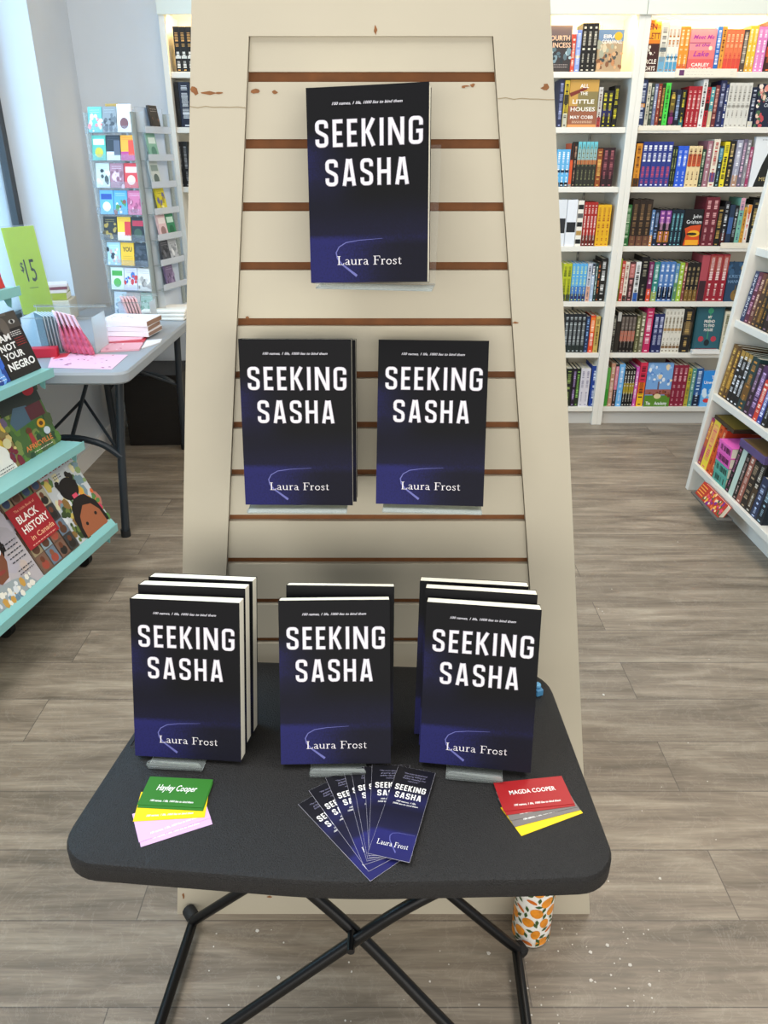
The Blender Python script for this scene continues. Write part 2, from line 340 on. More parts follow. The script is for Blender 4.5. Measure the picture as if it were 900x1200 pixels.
stock_row(WB, 1, RN[1], [
 (740.5, 743.5, 101, 1, '8a5a2c', 'e0c090', [], 3, 'thin brown spine'),
 (744, 753, 93, 1, '26355f', 'c9d3e8', [(.42, .5, 'e09a3c')], 1, 'navy hardcover with an orange dot'),
 (754, 758, 97, 1, 'd8d3c0', '4d5a44', [], 1, 'cream patterned spine'),
 (758.2, 761.8, 98, 1, '3c463e', 'c5cbb8', [], 1, 'dark green grey spine'),
 (762, 765.8, 98, 1, '6a7292', 'e6e6ee', [], 0, 'slate violet spine'),
 (766, 770, 98, 1, '8c3322', 'e0b89a', [], 0, 'rust red spine'),
 (770.3, 774.3, 99, 1, '2a1d16', 'd8a850', [], 1, 'black and brown spine'),
 (774.6, 780.4, 97, 1, '4ed24a', '164a16', [], 0, 'bright lime green paperback spine'),
 (781.5, 787.5, 105, 1, '1d1a1c', 'e6c24a', [(.1, .28, '8c2a6c'), (.4, .85, '6a5a24')], 2, 'black paperback with yellow and magenta'),
 (788, 793.5, 105, 1, '181c2c', '9fb4d6', [], 1, 'blue black paperback spine'),
 (794, 799.5, 105, 1, '1a1c1a', 'e0d03c', [(.0, .2, '1f6a70')], 0, 'black paperback with a teal foot'),
 (801, 816.5, 101, 3, 'a81f2a', 'f0c8c0', [], 0, 'red paperback spines'),
 (816.8, 822, 93, 1, 'ebe8e2', '3a3a3a', [], 0, 'tall white hardcover spine'),
 (822.3, 827, 102, 1, 'b4202c', '161616', [(.42, .6, '161616')], 0, 'red and black spine'),
 (827.3, 831.8, 102, 1, '4d9aa0', 'f3e9d0', [(.0, .4, 'd8c9a0')], 2, 'teal and cream spine'),
 (832, 836.8, 100, 1, '6d2a2a', 'd8a090', [], 1, 'brown red spine'),
 (837, 844, 94, 1, '22264a', 'b0b4d0', [], 0, 'tall indigo hardcover spine'),
 (844.2, 847.3, 99, 1, '1e2f6a', 'f0f0f0', [], 1, 'thin navy spine with white lettering'),
 (847.6, 874, 97, 5, 'd9d6cc', '8f8a80', [(.45, .5, 'a8a49a')], 0, 'silver white paperback spines'),
 (874.5, 881, 102, 1, '1b2238', 'c8ccd8', [(.0, .15, 'd8d2c0')], 0, 'navy black spine'),
 (881.6, 912, 98, 'face', '1c2438', [('s', .0, .3, 0, 1, 26, .09, 'd88a80 e8c8b0 c04a50 4a6a4a f0e0d0', 5), ('s', .1, 1, .84, 1, 22, .09, 'd88a80 e8c8b0 e09080 4a6a4a', 6), ('t', 'The', .55, .72, .25, .06, 'dfe4ea', 0, .2), ('t', 'Secret', .6, .6, .55, .09, 'dfe4ea', 0, .2), ('t', 'Orchard', .6, .47, .6, .09, 'dfe4ea', 0, .2), ('p', [(.55, .1), (.75, .1), (.68, .3), (.6, .3)], 'a02030')], 'navy book with flower border')])
stock_row(WB, 2, RN[2], [
 (732, 736.5, 170, 1, 'e2d6cc', 'b06a60', [], 1, 'pinkish cream spine'),
 (736.8, 740, 170, 1, '1d1a18', 'c8a860', [], 1, 'thin black spine'),
 (740.5, 747.5, 168, 1, 'd9922c', '6a3410', [(.0, .2, '3a2a18')], 0, 'amber spine with a dark foot'),
 (748, 782.5, 166, 6, '2c3a86', 'f2f4fa', [(.1, .48, 'c0506a')], 4, 'royal blue paperback spines'),
 (783, 788.3, 172, 2, '1f2a1c', 'a8b070', [], 0, 'dark green paperback spines'),
 (789, 801, 171, 2, '2a5ad0', 'e8f0ff', [], 0, 'bright cobalt paperback spines'),
 (801.4, 816.8, 171, 3, 'e6cf9c', '6a3a24', [(.5, .8, 'c2502c')], 0, 'cream spines with red pictures'),
 (817.2, 821.5, 175, 1, '1d3a2c', 'c0d0b0', [], 0, 'deep green spine'),
 (822, 828, 165, 1, '9c6a76', 'f0e4e4', [], 0, 'mauve hardcover spine'),
 (829, 836, 163, 1, 'e6dcc8', 'b03a34', [(.1, .3, '5a4a80')], 0, 'cream hardcover with red lettering'),
 (836.4, 841.4, 171, 1, '1c2a30', 'a0c4d0', [(.66, .95, '3f7f96')], 0, 'black and teal spine'),
 (842, 847.6, 166, 1, 'e8d52c', '2a2a1a', [], 1, 'bright yellow paperback spine'),
 (848, 854.5, 165, 1, '1c1a18', 'd2b878', [], 0, 'black spine with gold lettering'),
 (855.5, 862.5, 164, 1, '9c9cae', 'f0f0f4', [(.0, .25, 'b08a70')], 0, 'lilac grey spine'),
 (863, 867.3, 163, 1, '6c6478', 'e6c0d6', [], 1, 'grey purple spine'),
 (867.5, 871.6, 164, 1, '8d8a90', 'f0f0f0', [], 0, 'pale grey spine'),
 (872, 875.4, 172, 1, 'a23c66', 'f0d0e0', [], 1, 'thin raspberry spine'),
 (876.5, 915, 160, 'face', 'e4e8ea', [('p', [(.12, 0), (.3, .45), (.45, .72), (.62, .82), (.85, .72), (1, .5), (1, 0)], '1d201c'), ('r', .66, .7, .3, .72, 'b8a468'), ('r', .58, .78, .7, .73, 'b8a468'), ('r', .6, .76, .28, .31, 'b8a468'), ('t', 'MEDUSA', .58, .12, .6, .08, 'c9b67a', 0), ('l', .2, .8, .93, .93, 1, '6a7076', 4)], 'white hardcover with black hooded shape')])
stock_row(WB, 3, RN[3], [
 (723.5, 728.5, 243, 1, '7f979a', 'e0ecec', [(.0, .4, '3a6a74')], 0, 'grey teal spine'),
 (729, 735.6, 240, 1, '2d6a36', 'c8e0c0', [], 1, 'green spine'),
 (736, 759, 234, 3, '2c2018', '8a6a48', [(.0, .22, '6a4434')], 0, 'tall black brown hardcover spines'),
 (759.3, 763, 246, 1, '4f74a2', 'e2e8f2', [(.0, .3, 'd08a2c')], 0, 'blue spine with an orange foot'),
 (763.2, 768, 246, 1, '1a2236', '90a8d0', [], 1, 'navy paperback spine'),
 (768.4, 782, 245, 2, '15121e', 'f0b0d0', [(.62, .96, '7a3a8e'), (.1, .4, 'a86a24')], 3, 'black paperbacks with purple tops'),
 (782.4, 796.6, 246, 3, '122433', '7ac0c8', [], 0, 'dark teal paperback spines'),
 (797, 819, 245, 'face', '121012', [('p', [(.1, .02), (.2, .3), (.1, .48), (.4, .55), (.95, .58), (.9, .3), (.98, .05)], 'd04a1a'), ('e', .6, .34, .32, .09, 'efb52a'), ('e', .5, .33, .28, .04, '2a2410'), ('r', .2, .9, .03, .17, 'f0a524'), ('t', 'John', .68, .76, .45, .1, 'f4f4f4', 0), ('t', 'Grisham', .55, .61, .8, .1, 'f4f4f4', 0)], 'black paperback with fiery picture'),
 (819.5, 835, 231, 2, '6a1f2c', 'd8a0a0', [], 0, 'tall maroon hardcover spines'),
 (835.4, 841.6, 242, 1, '16130f', 'b8954c', [], 1, 'black spine with gold lettering'),
 (842, 848, 236, 1, '14141a', 'd8dce0', [(.0, .3, '4a1c1c')], 0, 'black spine with white lettering'),
 (848.4, 854, 240, 1, '22344c', '86a8d8', [(.3, .7, '3d5f96')], 3, 'blue black hardcover spine'),
 (854.4, 858.6, 241, 1, '121416', 'b0b8bc', [], 1, 'plain black spine'),
 (859, 864.6, 232, 1, '7cb8a4', '3f4f7a', [(.75, 1, 'd8a0b0')], 0, 'mint and pink hardcover spine'),
 (865, 868.8, 243, 1, 'd9a03a', '7a2a18', [], 0, 'ochre yellow spine'),
 (869, 873.4, 240, 1, 'f0e4d8', 'd0402a', [(.8, 1, 'e08a2c')], 0, 'white spine with red lettering'),
 (874, 882, 234, 1, '141311', 'c0a868', [], 0, 'broad black hardcover spine'),
 (882.3, 892, 232, 1, '1a1817', 'e0dcd0', [], 0, 'last black hardcover before the aisle unit')])
stock_row(WB, 4, RN[4], [
 (721, 724, 303, 1, 'a3b03a', '4a5018', [(.0, .3, '5a6a34')], 3, 'olive yellow spine'),
 (724.3, 728, 306, 1, 'c2453c', 'f4d8d0', [], 1, 'red spine'),
 (728.3, 733, 307, 1, 'e6ded0', '8a4a3c', [(.0, .15, '2a2a2a')], 0, 'cream spine'),
 (733.3, 740, 307, 1, '4a2a2c', 'e0a0a0', [(.6, .95, 'b06a64')], 0, 'brown and rose spine'),
 (740.3, 746, 307, 1, 'e4e4e2', '3a3a3a', [(.0, .22, '2a5aa6')], 1, 'white spine with a blue foot'),
 (746.4, 755, 301, 1, '131113', '9a9480', [], 0, 'tall black hardcover spine'),
 (755.4, 761, 307, 1, '6e2350', 'f0d0e0', [(.0, .32, 'd04a24')], 0, 'plum spine with orange foot'),
 (761.4, 768, 307, 1, '2f8078', 'd8f0e8', [(.0, .25, '9aa85a')], 0, 'teal green spine'),
 (768.3, 786, 307, 3, '4a78b6', 'dfe9f7', [(.04, .38, '182448'), (.1, .3, '6a84b4')], 0, 'sky blue and navy paperback spines'),
 (786.3, 790.6, 309, 1, '5f8fb0', 'e8f2e0', [(.0, .5, '5a8a5a')], 0, 'blue green spine'),
 (791, 796.4, 308, 1, '9cbc38', 'f4f8d8', [], 0, 'apple green spine'),
 (796.7, 799.6, 308, 1, '8c4a44', 'e8c8b8', [], 1, 'thin brick spine'),
 (800, 815, 308, 3, '191512', 'b8a070', [(.0, .3, '7a5a24')], 0, 'black and bronze paperback spines'),
 (815.4, 824, 299, 1, 'b04a54', 'f0c8c8', [(.0, .45, '3a2028')], 3, 'rose red hardcover spine'),
 (824.3, 846.6, 298, 3, '9c1f30', 'f3dcd8', [(.62, .97, 'a4483e')], 0, 'tall crimson hardcover spines'),
 (847.4, 870, 307, 'face', '24425e', [('s', 0, 1, .6, 1, 20, .12, '2c5070 1e3850 355a7c', 8), ('t', 'KRISTIN', .5, .6, .85, .08, '7fa2c4', 0), ('t', 'HANNAH', .5, .47, .85, .08, '7fa2c4', 0), ('e', .8, .85, .16, .1, 'c9b078'), ('e', .5, .16, .2, .14, '8a6a34'), ('p', [(.45, .2), (.55, .2), (.52, .42), (.48, .42)], '6a5a3a')], 'deep blue book with gold seal')])
stock_row(WB, 5, RN[5], [
 (714.5, 718.5, 370, 1, '3a3a36', 'a8a89a', [], 0, 'charcoal spine'),
 (719, 723.6, 366, 1, '2e2a24', 'd8d4c8', [(.78, 1, 'b8b8b4')], 3, 'black spine with a pale cap'),
 (724, 741, 369, 4, '1b1614', '8a8078', [(.3, .58, 'b8705c'), (.6, .95, '5c5048')], 3, 'black paperbacks with rosy middles'),
 (741.6, 746.6, 370, 1, '5c5a3a', 'd8d4a8', [], 0, 'olive drab spine'),
 (747, 751.6, 367, 1, '77725a', 'e8e4cc', [], 1, 'khaki spine'),
 (752, 760, 361, 1, 'c02a5c', 'fbd8e4', [], 1, 'hot pink hardcover spine'),
 (761.5, 773, 368, 2, '232a5a', 'c8cce8', [], 1, 'dark navy paperback spines'),
 (773.4, 794.6, 362, 5, 'e2ddcf', '7a6a4c', [(.1, .16, '8a6a4a'), (.5, .56, 'b08a5a')], 0, 'white spines with brown pictures'),
 (795.4, 806, 362, 1, '1c1a1a', 'c2a060', [(.4, .7, '5a4a34')], 0, 'black hardcover with bronze picture'),
 (809.5, 841.5, 359, 'face', '22505a', [('r', .06, .94, .06, .95, '2a5c68'), ('e', .5, .9, .1, .06, '3a9a72'), ('r', .48, .52, .3, .9, '3a8a6a'), ('e', .27, .3, .1, .06, 'b83a4a'), ('e', .73, .3, .1, .06, 'b83a4a'), ('e', .5, .22, .1, .07, '14242a'), ('t', 'MY', .5, .74, .14, .06, 'f0e8e0'), ('t', 'FRIEND', .5, .65, .38, .06, 'f0e8e0'), ('t', 'TO FIND', .5, .56, .4, .06, 'f0e8e0'), ('t', 'HOUSE', .5, .47, .32, .06, 'f0e8e0'), ('r', .1, .9, .04, .1, '6a2a3a')], 'teal book with red flower emblem'),
 (842, 849, 365, 1, 'dcd4ba', '6a6a4a', [], 0, 'cream beige spine'),
 (850, 858, 361, 1, '9ab4ba', 'eef4f4', [], 0, 'pale blue grey spine')])
stock_row(WB, 6, RN[6], [
 (705.6, 711, 431, 1, '5ca84a', 'e8f4d8', [(.0, .45, '3f9a34')], 3, 'leaf green spine'),
 (711.4, 716, 426, 1, 'c09078', 'f4e0d0', [], 1, 'tan pink spine'),
 (716.2, 720.2, 427, 1, '2a2624', 'e8c0c8', [(.4, .95, 'cf7a92')], 0, 'pink and black spine'),
 (720.5, 727, 427, 1, '6cb0e6', 'f4faff', [], 0, 'light blue spine'),
 (727.4, 740, 432, 4, '14120f', 'd8d4c8', [(.34, .62, 'a8922c')], 3, 'black and yellow paperback spines'),
 (740.4, 744, 430, 1, 'd65ab0', 'fbe4f4', [], 1, 'thin magenta spine'),
 (744.4, 752.6, 425, 1, 'd8324f', '3a1420', [(.0, .3, 'f2c020'), (.3, .55, 'ee7a24')], 1, 'spine fading from magenta to yellow'),
 (753.4, 783, 426, 'face', '7aa8dc', [('r', 0, 1, .0, .26, '5c8a2c'), ('s', 0, 1, .5, .95, 26, .09, 'a8c8ec e8eef4 f0d8b0 5c8cd0', 9), ('r', .0, 1, .28, .4, 'a2605a'), ('s', .05, .95, .25, .36, 14, .07, '7a3028 8c4a2a 5a2a20', 10), ('r', .46, .52, .4, .58, '6a5a6a'), ('e', .5, .24, .14, .06, 'e8d0a0'), ('t', 'The', .16, .04, .18, .08, 'f4f8f4', .02), ('t', 'Academy', .66, .04, .5, .08, 'f4f8f4', .02), ('t', 'The', .35, .85, .3, .06, '9cc0ee', 0)], 'book with cloudy sky and red building'),
 (783.4, 800, 428, 3, '8c1f38', 'e8b0b8', [], 0, 'wine red paperback spines'),
 (800.4, 804.6, 432, 1, 'c0b23c', '3a5a3a', [], 1, 'mustard green spine'),
 (805, 809.6, 432, 1, '5c9a8c', 'e0f0e8', [], 0, 'sea green spine'),
 (810, 818, 432, 1, '2a5a96', 'd0e0f4', [(.0, .3, '16223a')], 0, 'blue spine with dark foot'),
 (818.5, 843, 435, 'face', '2f8fe0', [('r', 0, 1, 0, .35, '6fb8ee'), ('s', 0, 1, .3, .55, 12, .12, 'dceefa a8d4f4', 11), ('e', .3, .17, .16, .06, 'd83a3a'), ('t', 'The', .55, .78, .3, .09, 'ffffff'), ('t', 'Unwedding', .5, .64, .85, .09, 'ffffff')], 'sky blue book with red float')])
stock_row(NB, 0, RN[0], [
 (637, 667, 29.5, 'face', '3a3434', [('r', 0, 1, .7, 1, '6a5a5a'), ('s', .1, 1, .2, .5, 18, .1, 'b8ccd0 5a7078 2a3236 8098a0', 12), ('t', 'FOURTH', .5, .68, .85, .11, 'f0c4a0'), ('t', 'PRINCESS', .5, .53, .95, .11, 'f0c4a0'), ('l', .2, .9, .1, .15, 2, 'c8b8b0', 3)], 'dark grey stormy book'),
 (667.5, 672, 40, 1, 'd9503a', 'fbe0c8', [], 1, 'coral red spine'),
 (672.3, 678, 35, 1, '8aa0dc', 'f0f4ff', [(.34, .4, 'e0c050')], 1, 'periwinkle blue spine'),
 (678.5, 697, 27, 3, '16130f', 'e0d8c4', [], 0, 'tall black hardcover spines'),
 (697.6, 727, 34, 'face', 'b89c78', [('r', 0, 1, .72, 1, '6a86a8'), ('s', 0, 1, .1, .45, 34, .1, '8a5a3a c88a5a 5a4a3a d8a878 3f4a4a b85a34', 13), ('s', 0, 1, .42, .7, 14, .1, 'd8c8a4 a8a890 c8b08a', 14), ('t', 'EIRAN', .55, .79, .7, .09, 'f4efe4'), ('t', 'CORNWALL', .55, .67, .8, .09, 'f4efe4'), ('e', .78, .84, .16, .1, 'd8b02c')], 'sand coloured book with battle scene')])
stock_row(NB, 1, RN[1], [
 (652, 657.6, 93, 1, '232a4a', 'a8b0d8', [], 1, 'navy spine'),
 (658, 663.6, 94, 1, 'd0b434', '2a2414', [(.0, .3, 'c8c4b0'), (.5, .7, '3a3420')], 1, 'yellow and black spine'),
 (664, 697.6, 93, 'face', '9a5c40', [('r', 0, 1, .45, 1, 'c89a4a'), ('r', .3, 1, .35, .75, '8a7a4a'), ('r', 0, 1, 0, .06, 'e09a5a'), ('p', [(.0, .72), (.6, .86), (.6, .8), (.05, .64)], '7a2a1c'), ('t', 'ALL', .5, .83, .3, .08, 'f6efe4'), ('t', 'THE', .5, .68, .26, .07, 'f6efe4'), ('t', 'LITTLE', .5, .5, .75, .09, 'f6efe4'), ('t', 'HOUSES', .5, .34, .85, .09, 'f6efe4'), ('t', 'MAY COBB', .48, .18, .8, .07, 'f6efe4'), ('l', .15, .85, .09, .12, 2, 'f6d8b8', 6)], 'golden brown book with large white title'),
 (698, 702.8, 102, 1, 'cfcac0', '5a2a2a', [(.0, .25, 'a83a34')], 0, 'grey white spine'),
 (703.2, 715.4, 106, 2, '17161a', 'd8cc34', [(.3, .5, '26265a')], 0, 'black paperbacks with yellow lettering'),
 (716, 721.8, 100, 1, '12110f', 'e0d22c', [], 1, 'tall black spine with yellow lettering')])
stock_row(NB, 2, RN[2], [
 (650, 665, 175, 3, '5fb0e0', 'f2f8fc', [(.38, .46, '16324a'), (.0, .12, '14181c')], 0, 'light blue paperback spines'),
 (665.3, 668.8, 168, 1, 'd8562a', '1a1614', [(.62, 1, '1c1816'), (.0, .06, '8a8a80')], 3, 'orange and black spine'),
 (669, 673, 168, 1, '191412', 'b08a70', [], 0, 'black spine'),
 (673.3, 696, 166, 5, '2a2a22', '7a7a58', [(.84, 1, '6cc4d0'), (.6, .84, '9ac0c0'), (.5, .6, 'c07040')], 3, 'teal topped dark paperback spines'),
 (696.4, 702.6, 174, 1, '8a4520', 'e8b860', [], 1, 'copper brown spine'),
 (703, 717, 173, 2, '2c161c', 'a05a60', [(.3, .8, '4a1e2a')], 0, 'maroon black paperback spines')])
stock_row(NB, 3, RN[3], [
 (649, 660.6, 234, 1, 'dfe2e6', '8a8e94', [(.28, .6, '24262a')], 3, 'white spine with black slash, partly hidden'),
 (661, 672.6, 234, 1, 'e6e9ee', '9aa0aa', [(.3, .52, '1f2226')], 3, 'broad white spine with a black slash'),
 (673.2, 680, 235, 1, 'eae4d8', '1c1c1c', [(.05, .15, '1a1a1a'), (.24, .34, 'b08a4a'), (.43, .53, '1a1a1a'), (.62, .72, '5a5a5a'), (.81, .91, '1a1a1a')], 3, 'white spine with black squares'),
 (680.5, 696, 237, 4, 'a8241f', 'fbe8e0', [(.0, .25, '5a2418')], 0, 'red spines with white lettering'),
 (696.4, 712, 240, 3, 'e2ae20', 'b0601c', [], 0, 'golden yellow paperback spines')])
stock_row(NB, 4, RN[4], [
 (657, 667, 309, 2, 'b8c024', '5a6414', [(.0, .18, '3a4030')], 1, 'lime yellow paperback spines'),
 (667.4, 684.6, 309, 4, '5cabe0', 'cfe6a0', [(.0, .2, '2a2a5c'), (.2, .4, '3f6ab8')], 0, 'sky blue and violet spines'),
 (685, 689.8, 309, 1, 'c9cdd8', '3a4458', [(.0, .4, 'd8a48c')], 0, 'pale grey and peach spine'),
 (690, 693.8, 309, 1, 'a8bcd4', 'f4f4f4', [(.7, 1, '2a3444')], 0, 'powder blue spine'),
 (694.2, 697, 309, 1, '1f3a38', 'c0d8d0', [], 1, 'thin dark teal spine'),
 (697.2, 700, 307, 1, '2a1c16', 'd0703a', [], 1, 'thin dark brown spine'),
 (700.3, 706.8, 303, 1, '151312', 'f0efec', [(.35, .95, '2a2826')], 1, 'tall black spine with big white letters')])
stock_row(NB, 5, RN[5], [
 (659, 683, 368, 5, '1d2226', 'b0b8ba', [(.0, .2, '26302e')], 1, 'black and grey paperback spines'),
 (683.4, 688, 371, 1, '24365a', '8ab0e0', [], 0, 'navy blue spine'),
 (688.4, 694, 370, 1, 'de4a28', 'ffe4d0', [(.55, .95, 'ec7a2c')], 1, 'orange red spine'),
 (694.4, 699.6, 371, 1, 'c8ac5c', '6a4a24', [], 1, 'straw yellow spine'),
 (700, 703, 372, 1, '1c1f24', 'a0a8b0', [], 3, 'thin black end spine')])
stock_row(NB, 6, RN[6], [
 (660, 667.6, 432, 1, '1f241c', '9ab060', [], 0, 'black green spine'),
 (668, 672, 432, 1, '2a1c30', 'b8a0d0', [], 1, 'dark violet spine'),
 (672.3, 676.6, 432, 1, '23301c', '8ac060', [], 1, 'dark moss green spine'),
 (677, 688, 432, 2, 'd8d4dc', '9a94a8', [], 0, 'white lilac paperback spines'),
 (689.4, 700, 429, 1, '1f3f8e', 'dfe8fa', [], 1, 'broad royal blue hardcover spine')])
# left unit, sliver showing past the pillar
LB = 'bookcase left of pillar'
stock_row(LB, 0, RN[0], [(207, 228, 31, 3, '17130f', 'd8a45a', [(.3, .36, 'e0ddd4')], 2, 'tall gold-lettered black spines')])
stock_row(LB, 1, RN[1], [(209, 213, 96, 1, '0e0e10', '55555a', [], 3, 'thin black spine'), (213.4, 226, 96, 1, '1c2438', 'e8ecf0', [], 1, 'dark blue hardcover with big white letters')])
stock_row(LB, 2, RN[2], [(211, 224, 166, 2, '191a1c', '8a8a8a', [], 0, 'plain black spines')])
# shelf-edge cards
def shelf_card(u0, u1, v0, v1, label, logo):
    a = ony(u0, v1, BY-.004); b = ony(u1, v0, BY-.004); wd = b.x-a.x; h = b.z-a.z
    m = MB().box(-wd/2, wd/2, 0, .0015, 0, h, pc('efe6d2')); art_on(m, wd, h, '', [('l', .18 if logo else .2, .62 if logo else .8, .3, .65, 2 if logo else 1, '6a5a5a', 2)] + ([('r', .06, .14, .2, .85, '6a3a66'), ('l', .9, .97, .3, .7, 3, '8a8a80', 5)] if logo else []))
    o = m.build('shelf_label'); o.location = ((a.x+b.x)/2, BY-.0042, a.z); tag(o, label, 'shelf label')
shelf_card(791, 864, 80.5, 90.5, 'long cream shelf label with small purple logo on the top shelf edge', True)
shelf_card(748, 798, 147, 153, 'cream shelf label on the second shelf edge beside the bay divider', False)
shelf_card(844, 882, 284.5, 291, 'cream shelf label on the fourth shelf edge near the slanted unit', False)
o = MB().box(-.075, .075, 0, .03, 0, .02, pc('f0eee8')).build('display_card'); o.location = (ony(826, 411, BY+.0).x, BY-.018, SZ[5]+.0003); tag(o, 'white card block under the teal cover-out book on the sixth shelf', 'card')
# ------------------------------------------------------------------ slanted bookcase at the right
W2 = mat('warm_white_laminate', 'e6e2d8', .42, var=.02)
ax = lambda z: 1.385+.08*z
t = thing('slanted_bookcase', 'white slanted bookcase with stocked shelves along the right edge of the aisle', 'bookcase')
for y in (3.25, 2.0): MB().hexa([(ax(0)+.012, y, 0), (1.80, y, 0), (ax(0)+.012, y+.03, 0), (1.80, y+.03, 0), (ax(1.7), y, 1.7), (1.72, y, 1.7), (ax(1.7), y+.03, 1.7), (1.72, y+.03, 1.7)], W2).build('side_panel', t, bevel=.002)
AZ = [1.345, 1.063, .776, .459, .141]
for z in AZ: MB().box(1.386+.105*z, 1.74, 2.03, 3.25, z-.03, z, W2).build('shelf', t, bevel=.002)
MB().hexa([(1.76, 2.03, 0), (1.78, 2.03, 0), (1.76, 3.25, 0), (1.78, 3.25, 0), (1.70, 2.03, 1.7), (1.72, 2.03, 1.7), (1.70, 3.25, 1.7), (1.72, 3.25, 1.7)], mat('shelf_back', 'd6d0c2', .6)).build('back_panel', t)
MB().box(1.47, 1.49, 2.03, 3.25, 0, .11, W2).build('kick_board', t, bevel=.002)
MB().box(1.335, 1.4, 2.78, 3.07, .066, .074, mat('grey_ledge', '5c5a57', .6)).build('display_ledge', t, bevel=.002)
def aisle_row(z, name, items, lean=8):
    y = 3.236
    for w_, h_, main, ink, bands, style, desc in items:
        SEED[0] += 1
        o = spine_book(w_-.001, h_, .15, main, ink, bands, SEED[0], style).build('paperback_novel' if h_ < .22 else 'hardcover_novel')
        o.location = (1.386+.105*z+.012, y-w_/2, z+.0005); o.rotation_euler = (R(-lean), 0, R(-90)); y -= w_
        tag(o, '%s on the slanted bookcase\'s %s' % (desc, name), 'book')
    return y
o = spine_book(.034, .2, .15, '26355a', 'f2f2f2', [], 77, 3)
o.text('OLIVIE BLAKE', (.009, -.0007, .105), (0, 0, 1), (-1, 0, 0), pc('f2f4f8'), w=.17, h=.017)
o = o.build('paperback_novel'); o.location = (1.386+.105*.776+.012, 3.236-.018, .7765); o.rotation_euler = (R(-8), 0, R(-90)); tag(o, 'navy paperback with big white letters, first on the upper shelf of the slanted bookcase', 'book')
items = [(.036, .2, '5a1f3a', 'c890a8', [], 1, 'plum paperback spine beside the navy one'), (.03, .2, '6a3a34', 'd8b8a0', [], 1, 'brown red paperback spine'), (.034, .198, '4a3226', 'c89a5a', [], 0, 'dark brown paperback spine'), (.036, .196, '2a221c', 'a87a3a', [(.1, .4, '6a4a1c')], 0, 'black brown spine with bronze foot'),
 (.03, .19, '191614', 'b8862c', [], 0, 'black spine with gold lettering'), (.04, .2, '241a1c', '9a7a8a', [], 1, 'purple black spine'), (.04, .2, '3a2a20', 'd0b080', [], 0, 'umber spine'), (.05, .21, '14161c', 'c0c8d8', [], 0, 'blue black hardcover spine')]
_y = 3.236-.036
def aisle(z, name, items, y0, lean=8):
    y = y0
    for w_, h_, main, ink, bands, style, desc in items:
        SEED[0] += 1
        o = spine_book(w_-.001, h_, .15, main, ink, bands, SEED[0], style).build('paperback_novel' if h_ < .22 else 'hardcover_novel')
        o.location = (1.386+.105*z+.012, y-w_/2, z+.0005); o.rotation_euler = (R(-lean), 0, R(-90)); y -= w_
        tag(o, '%s on the slanted bookcase\'s %s' % (desc, name), 'book')
aisle(.776, 'upper shelf', items, _y)
aisle(.459, 'middle shelf', [(.045, .222, '6a4a22', 'e0b860', [(.1, .6, '8a6428')], 0, 'bronze brown hardcover, first in its row'), (.04, .22, '54381c', 'd8a848', [(.2, .5, 'a87c30')], 0, 'gold and brown hardcover spine'),
 (.036, .215, '14161a', 'e4e6ea', [(.86, 1, 'a8843c')], 1, 'black spine with bronze cap, nearest the gold book'), (.036, .215, '15171b', 'e4e6ea', [(.86, 1, 'a8843c')], 1, 'middle one of three black bronze-capped spines'), (.036, .215, '13151a', 'e4e6ea', [(.86, 1, 'a8843c')], 1, 'last of three black bronze-capped spines'),
 (.06, .215, '1d3a3c', 'c88a3c', [(.2, .5, '6a4a24')], 0, 'thick dark teal hardcover'), (.045, .2, '2c1c2a', 'b090b0', [], 0, 'aubergine spine'), (.045, .205, '4a2a54', 'd0b0e0', [], 1, 'purple spine'), (.036, .16, 'd0402c', 'fbe0d0', [], 1, 'orange red paperback spine'), (.036, .15, '2a3a8c', 'e0e6ff', [], 1, 'royal blue paperback spine'), (.04, .2, '1a1a1a', 'c0c0c0', [], 0, 'plain black spine')], 3.236)
aisle(.141, 'lowest shelf', [(.034, .215, '9a2a5c', 'f0c050', [(.4, .95, 'c05a3a')], 2, 'magenta and orange spine'), (.062, .22, 'ecd23c', 'e06a6a', [(.5, .9, 'f0b860')], 1, 'broad yellow and coral spine'), (.04, .215, 'd2541f', '7a2410', [], 0, 'orange spine beside the yellow one'), (.032, .21, 'c0401c', 'f8d0a0', [], 0, 'red orange spine beside the stack')], 3.236)
def lying(z, y, main, ink, label, w_=.034, L=.2, x=None):
    SEED[0] += 1
    m = spine_book(w_, L, .13, main, ink, [], SEED[0], 1); o = m.build('paperback_novel')
    o.matrix_world = Matrix.Translation((x or 1.412, y, z)) @ Matrix.Rotation(R(-90), 4, 'Z') @ Matrix.Rotation(R(90), 4, 'Y')
    o.location = o.matrix_world.translation; tag(o, label, 'book')
# lying books: spine still faces the aisle, long side along the shelf
for k, (c, i, l) in enumerate([('4fa596', '16322c', 'teal paperback lying at the bottom of the small stack'), ('57ac9c', '16322c', 'upper teal paperback lying under the pink ones'), ('e05ab4', '3a1030', 'lower pink paperback lying on the teal ones'), ('e565bc', '3a1030', 'topmost pink paperback of the small lying stack')]):
    lying(.141+.0225+k*.0445, 3.068-.006, c, i, l, .044, .13)
aisle(.141, 'lowest shelf', [(.034, .2, '141216', 'a06080', [], 0, 'tall black spine right of the lying stack'), (.04, .2, 'bcd0c4', '4a6a5a', [], 3, 'pale green hardcover'), (.036, .19, '1c1818', 'c0a8a0', [], 0, 'black spine beside the pale green one'), (.04, .2, '9a5a4c', 'e8d0c0', [], 0, 'dusty pink brown spine'), (.045, .19, '2a2420', 'b8a080', [], 1, 'charcoal brown spine'), (.045, .2, '1d1b1a', 'd0c8b8', [(.1, .5, '4a3a2a')], 0, 'black spine with brown picture'), (.05, .16, '2a3450', 'c0d0f0', [], 0, 'short navy spine'), (.05, .19, '14202a', 'a0c0d0', [], 0, 'dark petrol spine')], 2.93)
